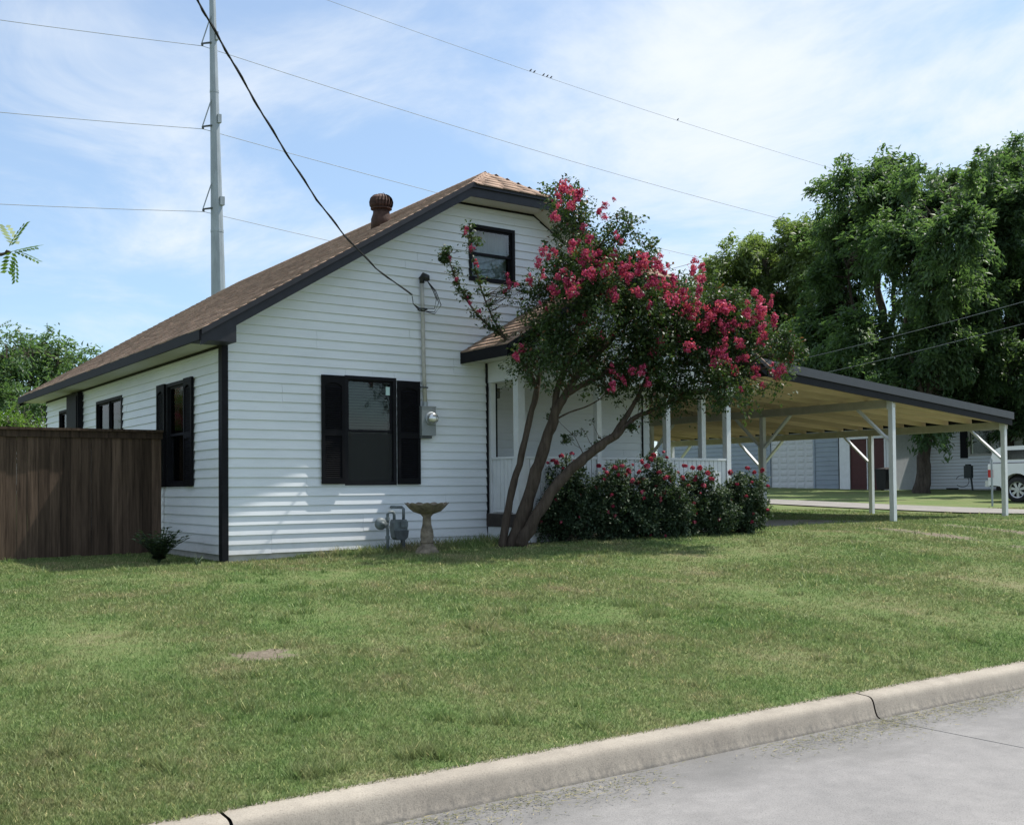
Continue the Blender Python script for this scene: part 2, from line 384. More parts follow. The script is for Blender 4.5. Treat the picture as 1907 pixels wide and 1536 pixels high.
M['leaf_crape'] = leafmat('crape_leaf', [(0.0, (0.022, 0.042, 0.018)), (0.55, (0.048, 0.084, 0.034)), (0.85, (0.090, 0.130, 0.050)), (1.0, (0.13, 0.062, 0.042))], 0.36)
M['leaf_rose'] = leafmat('rose_leaf', [(0.0, (0.020, 0.040, 0.022)), (0.6, (0.050, 0.082, 0.046)), (0.95, (0.105, 0.140, 0.080)), (1.0, (0.14, 0.07, 0.04))], 0.22, 0.55, 0.22)
M['leaf_pecan'] = leafmat('pecan_leaf', [(0.0, (0.048, 0.095, 0.048)), (0.6, (0.088, 0.150, 0.078)), (1.0, (0.150, 0.222, 0.118))], 0.52)
M['leaf_pale'] = leafmat('paler_leaf', [(0.0, (0.085, 0.130, 0.055)), (0.6, (0.140, 0.195, 0.085)), (1.0, (0.20, 0.26, 0.12))], 0.5)
M['leaf_bright'] = leafmat('bright_shrub_leaf', [(0.0, (0.05, 0.11, 0.02)), (0.6, (0.09, 0.17, 0.03)), (1.0, (0.16, 0.25, 0.05))], 0.4)
M['flower'] = leafmat('crape_blossom', [(0.0, (0.22, 0.022, 0.072)), (0.5, (0.49, 0.055, 0.160)), (1.0, (0.70, 0.17, 0.30))], 0.30, 0.6, 0.1)
M['rosepetal'] = leafmat('rose_petal', [(0.0, (0.22, 0.02, 0.05)), (0.5, (0.42, 0.05, 0.11)), (1.0, (0.62, 0.18, 0.24))], 0.25, 0.6, 0.1)
M['straw'] = leafmat('dry_clippings', [(0.0, (0.10, 0.11, 0.055)), (0.6, (0.20, 0.19, 0.10)), (1.0, (0.36, 0.31, 0.19))], 0.15, 0.8, 0.1)

# ------------------------------------------------------------------ terrain
def hb(X): return np.interp(X, [-40, -3, 0, 2, 4.1, 7, 13, 80], [-0.16, -0.12, -0.10, -0.05, 0.02, 0.085, 0.10, 0.10])
def ground_z(X, Y):
    X = np.asarray(X, float); Y = np.asarray(Y, float)
    t = np.clip((Y+8.88)/7.6, 0, 1)
    z = -0.60+(hb(X)+0.60)*(1-(1-t)**1.35)
    dep = (X+5.0)*_F[0]+(Y+13.54)*_F[1]
    return z+0.0235*np.clip(dep-27.0, 0, 31)*np.clip((X-6)/8, 0, 1)
def gz(x, y): return float(ground_z(x, y))
def vnoise(X, Y, s, seed):
    """cheap smooth value noise"""
    X = np.asarray(X)*s+seed*13.7; Y = np.asarray(Y)*s+seed*7.3
    xi = np.floor(X).astype(int); yi = np.floor(Y).astype(int); xf = X-xi; yf = Y-yi
    def hsh(a, b):
        q = np.sin(a*127.1+b*311.7+seed*74.7)*43758.5453; return q-np.floor(q)
    u = xf*xf*(3-2*xf); v = yf*yf*(3-2*yf)
    return (hsh(xi, yi)*(1-u)+hsh(xi+1, yi)*u)*(1-v)+(hsh(xi, yi+1)*(1-u)+hsh(xi+1, yi+1)*u)*v
def dirt_amount(X, Y):
    """0..1 bare ground: worn tracks to the carport, its shaded floor, the bald spot in the lawn, soil under the tree"""
    X = np.asarray(X, float); Y = np.asarray(Y, float)
    d = np.zeros(np.broadcast(X, Y).shape)
    for xc in (11.2, 13.3):                     # two wheel tracks from the street towards the carport
        c = xc+0.12*(Y+2.0)
        d = np.maximum(d, np.clip(1.15-np.abs(X-c)/0.55, 0, 1)*np.clip((-1.2-Y)/0.8, 0, 1)*np.clip((Y+6.5)/1.0, 0, 1)*(0.25+0.75*vnoise(X, Y, 1.4, 6)))
    d = np.maximum(d, np.clip(1.3-np.hypot((X-11.2)/2.6, (Y-0.9)/1.1), 0, 1)*1.2)
    d = np.maximum(d, 1.5*np.clip(1.0-np.hypot((X+1.96)/0.42, (Y+6.08)/0.26), 0, 1))
    d = np.maximum(d, 0.9*np.clip(1.0-np.hypot((X-3.75)/0.7, (Y+1.1)/0.5), 0, 1))
    d = np.maximum(d, 0.8*((X > 4.0) & (X < 9.0) & (Y > -1.1) & (Y < 1)))
    d = np.maximum(d, np.clip(1-np.abs(Y+8.82)/0.10, 0, 1)*0.55*vnoise(X, Y, 1.7, 3))
    return d
xs = np.concatenate([[-400, -200, -100, -60, -40, -25, -15, -10], np.arange(-7, 20.01, 0.22), np.arange(21, 60, 2.0), [70, 90, 130, 200, 400, 900]])
ys = np.concatenate([np.arange(-8.80, 4.01, 0.2), np.arange(4.5, 16, 0.75), np.arange(17, 60, 2.5), [70, 90, 130, 200, 400, 900]])
ys[0] = -8.86
GX, GY = np.meshgrid(xs, ys); GZ = ground_z(GX, GY)+0.02*(vnoise(GX, GY, 0.9, 1)-0.5)*np.clip((GY+8.8)/1.0, 0, 1)
V = np.stack([GX.ravel(), GY.ravel(), GZ.ravel()], 1); nx, ny = len(xs), len(ys)
ii = (np.arange(ny-1)[:, None]*nx+np.arange(nx-1)[None, :]).ravel()
gm = fastmesh('ground', V, np.stack([ii, ii+1, ii+nx+1, ii+nx], 1))
da = gm.attributes.new('dirt', 'FLOAT', 'POINT'); da.data.foreach_set('value', dirt_amount(GX, GY).ravel().astype(np.float32))
gm.polygons.foreach_set('use_smooth', [True]*len(gm.polygons))
tag(link('ground', gm, M['ground']), 'mown green lawn with dry patches rising to the house', None, None, 'structure')

# road of concrete slabs, kerb in lengths, joints
ROAD_Z = -0.745
JX = [-12.4, -7.85, -3.32, 1.16, 5.65, 10.1, 14.6, 19.1, 23.6]
b = MB(); b.box((-400, -17.2, ROAD_Z-0.4), (400, -9.0, ROAD_Z-0.03)); road = b.build('road', M['joint'])
tag(road, 'grey concrete street with slab joints in front of the kerb', None, None, 'structure')
def slab(x0, x1, y0, y1):
    b = MB(); e = 0.006
    b.box((x0+e, y0+e, ROAD_Z-0.2), (x1-e, y1-e, ROAD_Z)); b.build('road_slab', M['road'], road)
for k in range(len(JX)-1):
    slab(JX[k], JX[k+1], -13.1, -9.075); slab(JX[k], JX[k+1], -17.15, -13.1)
slab(JX[-1], 400, -17.15, -9.075); slab(-400, JX[0], -17.15, -9.075)
b = MB(); b.box((-400, -9.03, ROAD_Z-0.3), (400, -8.88, -0.64)); kerb = b.build('kerb', M['joint'])
tag(kerb, 'tan concrete kerb with rounded nose along the lawn', None, None, 'structure')
def kerb_block(x0, x1):
    prof = [(-8.86, ROAD_Z-0.25), (-8.86, -0.597), (-8.93, -0.598), (-8.985, -0.600), (-9.003, -0.603), (-9.017, -0.609), (-9.028, -0.619), (-9.036, -0.633), (-9.042, -0.652), (-9.049, -0.680), (-9.057, -0.707), (-9.068, -0.728), (-9.082, ROAD_Z+0.004), (-9.085, ROAD_Z-0.25)]
    X0, X1 = x0+0.008, x1-0.008; near = X1-X0 < 10; m_ = 46 if near else 2; b = MB(); k = len(prof)
    for i in range(m_+1):
        x = X0+(X1-X0)*i/m_; e = min(i, m_-i)
        chip = 0.010*(e == 0)
        for (y, z) in prof:
            w = 1.0 if -9.08 < y < -8.9 else 0.0
            b.v.append((x, y+w*(0.0035*(float(vnoise(x, y*3, 2.3, 5))-0.5)+chip*0.4), z+w*(0.004*(float(vnoise(x, z*9, 3.1, 7))-0.5)-chip*0.5)))
    for i in range(m_):
        for j in range(k-1): b.f.append((i*k+j, (i+1)*k+j, (i+1)*k+j+1, i*k+j+1)); b.m.append(0)
    o = b.build('kerb_block', M['kerb'], kerb, True)
    return o
for k in range(len(JX)-1): kerb_block(JX[k], JX[k+1])
kerb_block(JX[-1], 400); kerb_block(-400, JX[0])
# verge across the street, out of frame but part of the place
b = MB(); b.box((-400, -400, -1.2), (400, -17.2, ROAD_Z+0.1)); tag(b.build('far_verge_ground', M['ground']), None, None, None, 'structure')
# pale drive beyond the carport
b = MB()
dv = [(19.6, -8.8), (19.6, 0.2), (20.4, 6), (22.0, 13), (25.5, 24)]
for (xa, ya), (xb, yb) in zip(dv[:-1], dv[1:]):
    for k in range(4):
        t0, t1 = k/4, (k+1)/4
        q = [(xa+(xb-xa)*t, ya+(yb-ya)*t) for t in (t0, t1)]
        P = [(q[0][0], q[0][1]), (q[0][0]+2.6, q[0][1]), (q[1][0]+2.6, q[1][1]), (q[1][0], q[1][1])]
        b.poly([(x, y, gz(x, y)+0.03) for x, y in P])
tag(b.build('driveway', M['drive']), 'pale concrete driveway beyond the carport posts', None, None, 'structure')

# ------------------------------------------------------------------ lawn blades
def make_grass():
    n = 860000
    # sample in depth and bearing as seen on site: dense near the kerb, thinner far off
    u = rng.random(n); dep = 4.1*(30.0/4.1)**u; lat = (rng.random(n)-0.5)*1.14*dep
    X = CAM[0]+_F[0]*dep+_R0[0]*lat; Y = CAM[1]+_F[1]*dep+_R0[1]*lat
    m = 330000; X2 = -9+26*rng.random(m); Y2 = -8.9+10.5*rng.random(m)                  # the lawn to either side, thinner
    d2 = (X2-CAM[0])*_F[0]+(Y2-CAM[1])*_F[1]; l2 = (X2-CAM[0])*_R0[0]+(Y2-CAM[1])*_R0[1]; o2 = (np.abs(l2) > 0.57*d2)
    X = np.concatenate([X, X2[o2]]); Y = np.concatenate([Y, Y2[o2]]); dep = np.concatenate([dep, np.maximum(d2[o2], 9.0)]); n = len(X)
    keep = (Y > -8.90) & ~((X > -0.05) & (X < 8.7) & (Y > -0.02) & (Y < 11)) & ~((X > 19.4) & (X < 23.2))
    keep &= rng.random(n) > np.clip(dirt_amount(X, Y)*1.5-0.15+0.5*(vnoise(X, Y, 4, 5)-0.5)*(dirt_amount(X, Y) > 0.02), 0, 0.94)
    X, Y, dep = X[keep], Y[keep], dep[keep]; n = len(X)
    Z = ground_z(X, Y)-0.006
    lush = 0.90+0.30*vnoise(X, Y, 1.6, 9)+0.25*vnoise(X, Y, 9.0, 19)
    wall = np.clip(1.2-np.abs(Y+0.25)/0.45, 0, 1)*((X > 0.9) & (X < 4.1))+np.clip(1.1-np.hypot((X-3.9)/1.3, (Y+0.75)/0.35), 0, 1)
    H = (0.014+0.017*rng.random(n))*lush*(1+1.3*(vnoise(X, Y, 5.5, 12) > 0.86))+0.15*np.clip(wall, 0, 1)*rng.random(n)*np.clip(X/2.2, 0.25, 1)
    H = H+0.028*(rng.random(n) > 0.994)
    W = (0.0032+0.0030*rng.random(n))*np.clip(dep/8.5, 0.8, 4.0)
    az = rng.random(n)*2*np.pi; lean = H*(0.25+0.9*rng.random(n)); la = rng.random(n)*2*np.pi
    cx, cy = np.cos(az)*W, np.sin(az)*W
    A = np.stack([X-cx, Y-cy, Z], 1); B = np.stack([X+cx, Y+cy, Z], 1)
    C = np.stack([X+lean*np.cos(la), Y+lean*np.sin(la), Z+H], 1)
    V = np.stack([A, B, C], 1).reshape(-1, 3)
    tone = np.clip(rng.random(n)*0.9+0.12*(vnoise(X, Y, 7, 2)-0.5), 0, 0.92); tone[rng.random(n) > 0.965] = 0.985
    me = fastmesh('grass', V, np.arange(3*n).reshape(-1, 3), tone)
    return tag(link('grass', me, M['blade']), 'short mown grass blades covering the front lawn', 'grass', None, 'stuff')
make_grass()
def make_clippings():
    n = 9000
    X = -6+12*rng.random(n); d = np.abs(rng.normal(0, 0.16, n)); Y = -9.12-d
    keep = rng.random(n) < np.clip((vnoise(X, Y, 1.3, 4)-0.36)*2.6, 0.03, 1); X, Y = X[keep], Y[keep]
    n2 = 700; X2 = -5+11*rng.random(n2); Y2 = -8.88-0.05*rng.random(n2)
    k2 = rng.random(n2) < np.clip((vnoise(X2, Y2, 1.1, 8)-0.35)*2.5, 0.02, 1); X2, Y2 = X2[k2], Y2[k2]
    Z = np.concatenate([np.full(len(X), ROAD_Z+0.004)+0.012*rng.random(len(X)), np.full(len(X2), -0.592)+0.02*rng.random(len(X2))])
    X = np.concatenate([X, X2]); Y = np.concatenate([Y, Y2]); n = len(X)
    a = rng.random(n)*2*np.pi; Ln = 0.006+0.022*rng.random(n)**2; w = 0.0016+0.0014*rng.random(n)
    dx, dy = np.cos(a)*Ln, np.sin(a)*Ln; px, py = -np.sin(a)*w, np.cos(a)*w
    V = np.stack([np.stack([X-dx-px, Y-dy-py, Z], 1), np.stack([X+dx, Y+dy, Z+0.008*rng.random(n)], 1), np.stack([X-dx+px, Y-dy+py, Z+0.002], 1)], 1).reshape(-1, 3)
    me = fastmesh('grass_clippings', V, np.arange(3*n).reshape(-1, 3), rng.random(n))
    tag(link('grass_clippings', me, M['straw']), 'dry grass clippings lying in the gutter by the kerb', 'clippings', None, 'stuff')
make_clippings()

# ------------------------------------------------------------------ the white house
S = 0.127
PT, RX, RZ, EX = 0.613, 4.29, 5.815, -0.48
Y0, Y1, XR = -0.45, 11.0, 8.6
CLX0, CLX1, RIDGE_Y = 3.57, 5.02, 0.26
def zt(x): return RZ-PT*abs(x-RX)
CLZ = zt(CLX0)
house = thing('white_house', (0, 0, -0.1), 'white clapboard house with brown shingle roof and black trim', 'house')
TF = lambda u, n, z: (u, -n, z)
TL = lambda u, n, z: (-0.05-n, u, z)
TP = lambda u, n, z: (u, 1.25-n, z)
def sub_rect(a, opens):
    """rectangle (u0,u1,z0,z1) minus openings"""
    out = [a]
    for o in opens:
        nxt = []
        for (u0, u1, z0, z1) in out:
            if o[0] >= u1 or o[1] <= u0 or o[2] >= z1 or o[3] <= z0: nxt.append((u0, u1, z0, z1)); continue
            if o[0] > u0: nxt.append((u0, o[0], z0, z1))
            if o[1] < u1: nxt.append((o[1], u1, z0, z1))
            m0, m1 = max(u0, o[0]), min(u1, o[1])
            if o[2] > z0: nxt.append((m0, m1, z0, o[2]))
            if o[3] < z1: nxt.append((m0, m1, o[3], z1))
        out = nxt
    return out
def clad(T, wall_name, k0, k1, bounds, opens, seed, seam=3.6, parent=None, zoff=0.0, mat=None, backing=0.11):
    """a wall whose every clapboard is an object of its own"""
    r = random.Random(seed); wb = MB(); boards = []
    for k in range(k0, k1):
        z0, z1 = k*S+zoff, (k+1)*S+zoff
        (a0, b0), (a1, b1) = bounds(z0), bounds(min(z1, z1))
        if b0-a0 < 0.05: continue
        if b1-a1 < 0.02: a1 = b1 = (a1+b1)/2
        cuts = [min(a0, a1)]; u = cuts[0]+0.6+((k//2)*1.37) % seam
        while u < max(b0, b1)-0.5: cuts.append(u); u += seam
        cuts.append(max(b0, b1))
        for c0, c1 in zip(cuts[:-1], cuts[1:]):
            sag = r.uniform(-0.0035, 0.0035); pr = r.uniform(0.0, 0.0025)
            for (u0, u1, q0, q1) in sub_rect((c0, c1, z0, z1), opens):
                mb = MB()
                def lim(u, z):
                    f = (z-z0)/(z1-z0); return min(max(u, a0+(a1-a0)*f), b0+(b1-b0)*f)
                def nn(z): return 0.002+0.021*(z1-z)/S
                lo, hi = q0-(0.004 if q0 == z0 else 0), q1
                p = []
                for z, zz in ((lo, q0), (hi, q1)):
                    n_ = nn(z)+pr; ua, ub = lim(u0, zz), lim(u1, zz)
                    ex = 0.0 if ub-ua < 0.05 else 0.0012
                    p += [T(ua+ex, n_, z+sag*(1 if z == lo else 0)), T(ub-ex, n_, z+sag*(1 if z == lo else 0)), T(ub-ex, -0.003, z), T(ua+ex, -0.003, z)]
                    wbp = [(ua, zz), (ub, zz)]
                    if z == lo: w0 = wbp
                    else: w1 = wbp
                mb.hexa(p)
                wb.hexa([T(w0[0][0], -0.008, w0[0][1]), T(w0[1][0], -0.008, w0[1][1]), T(w0[1][0], -backing, w0[1][1]), T(w0[0][0], -backing, w0[0][1]),
                         T(w1[0][0], -0.008, w1[0][1]), T(w1[1][0], -0.008, w1[1][1]), T(w1[1][0], -backing, w1[1][1]), T(w1[0][0], -backing, w1[0][1])])
                boards.append(mb)
    w = wb.build(wall_name, M['white'], parent or house)
    for mb in boards: mb.build('siding_board', mat or M['siding'], w)
    return w
W_FRONT = (1.685, 2.505, 0.896, 2.44); W_GABLE = (3.785, 4.64, 4.0, 4.87)
W_L1 = (1.46, 2.31, 0.90, 2.425); W_L2 = (4.70, 6.36, 1.25, 2.45); W_L3 = (8.53, 9.26, 1.55, 2.47)
def inset(w, d=0.02): return (w[0]+d, w[1]-d, w[2]+d, w[3]-d)
def fb(z):
    b_ = 4.085 if z < 2.41 else XR
    k = (RZ-0.2-z)/PT
    return max(0.0, RX-k), min(b_, RX+k)
clad(TF, 'wall', 0, 19, lambda z: (0.0, 4.085), [inset(W_FRONT)], 1)
clad(TF, 'wall', 19, 41, lambda z: (max(0.0, RX-(RZ-0.2-z)/PT), min(XR, RX+(RZ-0.2-z)/PT)), [inset(W_GABLE), inset(W_FRONT)], 2)
clad(TL, 'wall', 0, 22, lambda z: (0.1, 10.5), [inset(W_L1), inset(W_L2), inset(W_L3)], 3)
clad(TP, 'wall', 4, 21, lambda z: (4.1, XR), [], 4)
# closed volume behind: rear, right and return walls, plain
b = MB()
b.box((XR-0.10, 1.30, 0), (XR, 10.5, 2.76)); b.box((4.02, 0.12, 0.0), (4.10, 1.25, 2.76)); b.box((0.05, 10.40, 0), (XR-0.11, 10.5, 2.76))
b.prism([(0.05, 10.42, 2.77), (XR, 10.42, 2.77), (RX, 10.42, zt(RX)-0.25)], (0, 0.08, 0))
b.build('rear_wall', M['white'], house)
b = MB(); b.box((0.01, 0.015, -0.30), (4.08, 0.13, -0.003)); b.box((-0.035, 0.11, -0.35), (0.08, 10.48, -0.003)); b.build('foundation', M['found'], house)
b = MB(); b.box((-0.085, -0.032, -0.22), (-0.0, 0.098, 2.742)); b.build('corner_board', M['black'], house)
b = MB(); b.box((-0.068, 10.45, -0.3), (-0.0, 10.53, 2.742)); b.build('corner_board', M['black'], house)
# roof decks
def deck(name, pts, nrm, th=0.06):
    n = np.array(nrm, float); n /= np.linalg.norm(n); b = MB(); b.prism([np.array(p)-n*0.012 for p in pts], -n*th); return b.build(name, M['black'], house)
NL, NR = (-PT, 0, 1), (PT, 0, 1)
M['black_skylit'] = plain('black_trim_skylit', (0.021, 0.022, 0.029), 0.55, 0.2, 7, 0.05, 0, 0.3)  # the black trim again, its colour lightened and blued where sky light falls
EXR = 2*RX-EX
rl = deck('roof', [(EX, Y0, zt(EX)), (EX, Y1, zt(EX)), (RX, Y1, RZ), (RX, RIDGE_Y, RZ), (CLX0, Y0, CLZ)], NL)
rr = deck('roof', [(EXR, Y0, zt(EXR)), (EXR, Y1, zt(EXR)), (RX, Y1, RZ), (RX, RIDGE_Y, RZ), (CLX1, Y0, CLZ)], NR)
NH = np.cross(np.array((CLX1-CLX0, 0, 0)), np.array((RX-CLX0, RIDGE_Y-Y0, RZ-CLZ)))
deck('roof', [(CLX0, Y0, CLZ), (CLX1, Y0, CLZ), (RX, RIDGE_Y, RZ)], NH)
def shingles(origin, along, up, vlen, bounds, seed, expo=0.145, tab=0.31):
    """courses of tabs: returns V, F, tone"""
    r = np.random.default_rng(seed); o = np.array(origin, float); a = np.array(along, float); a /= np.linalg.norm(a); u = np.array(up, float); u /= np.linalg.norm(u)
    n = np.cross(a, u); n = n if n[2] > 0 else -n
    V = []; tone = []; nc = int(math.ceil(vlen/expo))
    for i in range(nc):
        v0 = i*expo-0.025; v1 = min((i+1)*expo+0.01, vlen); s0, s1 = bounds(max(v0, 0)+0.5*expo)
        s = s0-r.random()*tab
        while s < s1:
            e = s+tab*(0.8+0.4*r.random()); c0, c1 = max(s, s0), min(e, s1)
            if c1-c0 > 0.01:
                h0 = 0.016+0.006*r.random(); h1 = 0.004; vv = v0+0.008*(r.random()-0.5)
                for (ss, vq, hh) in ((c0+0.002, vv, 0.0), (c1-0.002, vv, 0.0), (c1-0.002, v1, 0.0), (c0+0.002, v1, 0.0), (c0+0.002, vv, h0), (c1-0.002, vv, h0), (c1-0.002, v1, h1), (c0+0.002, v1, h1)):
                    V.append(o+a*ss+u*vq+n*(hh-0.010))
                tone += [r.random()]*5
            s = e
    k = len(V)//8; base = np.arange(k)[:, None, None]*8
    F = (base+np.array([(4, 5, 6, 7), (0, 1, 5, 4), (1, 2, 6, 5), (2, 3, 7, 6), (3, 0, 4, 7)])[None]).reshape(-1, 4)
    return np.array(V), F, np.array(tone)
def lay(parts, name='shingles', parent=None):
    off = 0; VV = []; FF = []; TT = []
    for v, f, t in parts: VV.append(v); FF.append(f+off); TT.append(t); off += len(v)
    return stuff(link(name, fastmesh(name, np.concatenate(VV), np.concatenate(FF), np.concatenate(TT)), M['shingle'], parent or house))
SL = math.hypot(RX-EX, RZ-zt(EX)); cs = (RX-EX)/SL
def lb(v):
    x = EX+v*cs; return (0.0 if x <= CLX0 else (x-CLX0)*(RIDGE_Y-Y0)/(RX-CLX0)), Y1-Y0
sh = [shingles((EX-0.03, Y0-0.02, zt(EX)-0.018), (0, 1, 0), (1, 0, PT), SL, lb, 21), shingles((EXR+0.03, Y0-0.02, zt(EX)-0.018), (0, 1, 0), (-1, 0, PT), SL, lb, 22)]
HL = math.hypot(RIDGE_Y-Y0, RZ-CLZ); HW = (CLX1-CLX0)
sh.append(shingles((CLX0, Y0-0.03, CLZ-0.02), (1, 0, 0), (0, RIDGE_Y-Y0, RZ-CLZ), HL, lambda v: (HW/2*v/HL, HW-HW/2*v/HL), 23))
lay(sh)
def caps(pts_pairs, parent=None):
    b = MB()
    for (p, q, na, nb) in pts_pairs:
        p = np.array(p, float); q = np.array(q, float); d = q-p; Ln = np.linalg.norm(d); d /= Ln; k = int(Ln/0.16)-1
        na = np.array(na, float); na /= np.linalg.norm(na); nb = np.array(nb, float); nb /= np.linalg.norm(nb)
        ta = np.cross(d, na); ta = ta if ta[2] < 0 else -ta; tb = np.cross(d, nb); tb = tb if tb[2] < 0 else -tb
        m = (na+nb); m /= np.linalg.norm(m)
        for i in range(k+1):
            a0 = p+d*(i*0.16); a1 = a0+d*0.175; t = 0.010
            c0, c1 = a0+m*t, a1+m*(t-0.004)
            b.poly([c0, c1, c1+ta*0.13-m*0.006, c0+ta*0.13-m*0.006]); b.poly([c0, c1, c1+tb*0.13-m*0.006, c0+tb*0.13-m*0.006])
            b.poly([c0, c0+ta*0.13-m*0.006, c0+ta*0.13-m*0.012, c0-m*0.008, c0+tb*0.13-m*0.012, c0+tb*0.13-m*0.006])
    o = b.build('ridge_cap', M['shingle'], parent or house)
    a = o.data.attributes.new('tone', 'FLOAT', 'FACE'); a.data.foreach_set('value', [0.2+0.3*rnd.random() for _ in o.data.polygons]); return o
caps([((RX, RIDGE_Y, RZ), (RX, Y1, RZ), NL, NR), ((CLX0, Y0, CLZ), (RX, RIDGE_Y, RZ), NL, NH), ((CLX1, Y0, CLZ), (RX, RIDGE_Y, RZ), NR, NH)])
# rake boards and fascia
def rake(y_, dy, path, d0, d1, name, mat, parent=None):
    """board following a polyline in x,z at depth y_, from d0 to d1 below it"""
    b = MB()
    for (xa, za), (xb, zb) in zip(path[:-1], path[1:]):
        b.prism([(xa, y_, za-d1), (xb, y_, zb-d1), (xb, y_, zb-d0), (xa, y_, za-d0)], (0, dy, 0))
    return b.build(name, mat, parent or house)
RP = [(EX-0.02, zt(EX)-0.0124), (CLX0, CLZ), (CLX1, CLZ), (EXR+0.02, zt(EX)-0.0124)]
rake(Y0-0.022, 0.03, RP, 0.012, 0.085, 'rake_trim', M['black_skylit']); rake(Y0+0.010, 0.03, RP, 0.075, 0.215, 'rake_board', M['black_skylit'])
rake(Y1-0.03, 0.03, RP, 0.012, 0.21, 'rake_board', M['black'])
b = MB(); b.box((EX-0.05, Y0-0.005, 2.725), (EX-0.02, Y1, zt(EX)-0.03)); b.build('fascia', M['black'], house)
b = MB(); b.box((EXR+0.02, Y0-0.005, 2.725), (EXR+0.05, Y1, zt(EX)-0.03)); b.build('fascia', M['black'], house)
b = MB(); b.prism([(EX-0.02, Y0+0.012, 2.73), (-0.04, Y0+0.012, 2.73), (-0.04, Y0+0.012, zt(-0.04)-0.205), (EX-0.02, Y0+0.012, zt(EX)-0.1)], (0, 0.42, 0)); b.build('eave_return', M['black_skylit'], house)
b = MB(); b.box((EX-0.018, Y0+0.44, 2.752), (-0.052, 10.98, 2.770)); b.build('soffit', M['soffit'], house)
b = MB(); b.box((XR+0.002, 1.25, 2.752), (EXR+0.018, 10.98, 2.770)); b.build('soffit', M['soffit'], house)
b = MB()
for (xa, xb) in ((-0.03, CLX0), (CLX0, CLX1), (CLX1, EXR)):
    za, zb = (CLZ, CLZ) if xa == CLX0 else (zt(xa), zt(xb))
    b.prism([(xa, Y0+0.042, za-0.195), (xb, Y0+0.042, zb-0.195), (xb, Y0+0.042, zb-0.18), (xa, Y0+0.042, za-0.18)], (0, 0.44, 0))
b.build('soffit', M['soffit'], house)
rake(-0.025, 0.024, [(0.0, zt(0.0)-0.196), (CLX0, CLZ-0.196), (CLX1, CLZ-0.196), (XR, zt(XR)-0.196)], 0.0, 0.03, 'frieze_trim', M['black'])
b = MB(); b.box((-0.078, 0.10, 2.715), (-0.051, 10.45, 2.7515)); b.build('frieze_trim', M['black'], house)

# windows and shutters
def window(T, w, label, style):
    u0, u1, z0, z1 = w; f = 0.05; zm = z0+(z1-z0)*0.5
    b = MB()
    for (a0, a1, q0, q1) in ((u0, u0+f, z0, z1), (u1-f, u1, z0, z1), (u0+f, u1-f, z1-f, z1), (u0+f, u1-f, z0, z0+f)):
        b.box((a0, -0.10, q0), (a1, 0.034, q1), 0, T)
    d0 = 0.32                                               # the dark room behind
    for (p, q) in (((u0+0.01, -d0-0.02, z0), (u1-0.01, -d0, z1)), ((u0-0.02, -d0, z0), (u0+0.01, -0.101, z1)), ((u1-0.01, -d0, z0), (u1+0.02, -0.101, z1)), ((u0+0.01, -d0, z1-0.01), (u1-0.01, -0.101, z1+0.02)), ((u0+0.01, -d0, z0-0.02), (u1-0.01, -0.101, z0+0.01))):
        b.box(p, q, 1, T)
    o = b.build('window', [M['black'], M['inside']], house)
    if label: o['label'] = label
    parts = [(u0+f, u1-f)]
    if style == 'double': parts = [(u0+f, (u0+u1)/2-0.02), ((u0+u1)/2+0.02, u1-f)]; b = MB(); b.box(((u0+u1)/2-0.02, -0.09, z0+f), ((u0+u1)/2+0.02, 0.02, z1-f), 0, T); b.build('mullion', M['black'], o)
    for a0, a1 in parts:
        for k, (q0, q1, n0) in enumerate(((zm-0.02, z1-f, -0.005), (z0+f, zm+0.02, -0.040))):
            b = MB(); g = 0.028
            for (c0, c1, e0, e1) in ((a0, a0+g, q0, q1), (a1-g, a1, q0, q1), (a0+g, a1-g, q1-g, q1), (a0+g, a1-g, q0, q0+g*1.3)): b.box((c0, n0-0.03, e0), (c1, n0, e1), 0, T)
            b.build('sash', M['black'], o)
            b = MB(); b.box((a0+g, n0-0.018, q0+g*1.3), (a1-g, n0-0.013, q1-g), 0, T); b.build('pane', M['glass'], o)
        if style in ('blind', 'double'):
            b = MB(); z = z1-f-0.04; 
            while z > z0+f:
                b.poly([T(a0+0.01, -0.115, z), T(a1-0.01, -0.115, z), T(a1-0.01, -0.137, z+0.034), T(a0+0.01, -0.137, z+0.034)]); z -= 0.040
            b.build('blind', M['blind'] if style == 'blind' else M['curtain'], o)
        if style == 'blind':
            b = MB(); b.box((a0+0.004, -0.004, z0+f+0.004), (a1-0.004, -0.001, zm-0.03), 0, T)
            b.build('insect_screen', screen_mat, o)
        if style == 'curtain':
            b = MB(); n = 26
            for k in range(n):
                c0 = a0+(a1-a0)*k/n; c1 = a0+(a1-a0)*(k+1)/n; w0 = 0.012*math.sin(k*1.9); w1 = 0.012*math.sin((k+1)*1.9)
                b.poly([T(c0, -0.14+w0, z0+f), T(c1, -0.14+w1, z0+f), T(c1, -0.14+w1, z1-f), T(c0, -0.14+w0, z1-f)])
            b.build('curtain', M['curtain'], o, True)
    return o
def make_screen():
    m, N, L, bs = _nodes('fine_insect_mesh'); out = [n for n in N if n.type == 'OUTPUT_MATERIAL'][0]
    tr = N.new('ShaderNodeBsdfTransparent'); mx = N.new('ShaderNodeMixShader'); mx.inputs[0].default_value = 0.62
    bs.inputs['Base Color'].default_value = (0.02, 0.022, 0.022, 1); bs.inputs['Roughness'].default_value = 0.8
    L.new(tr.outputs[0], mx.inputs[1]); L.new(bs.outputs[0], mx.inputs[2]); L.new(mx.outputs[0], out.inputs[0]); return m
screen_mat = make_screen()
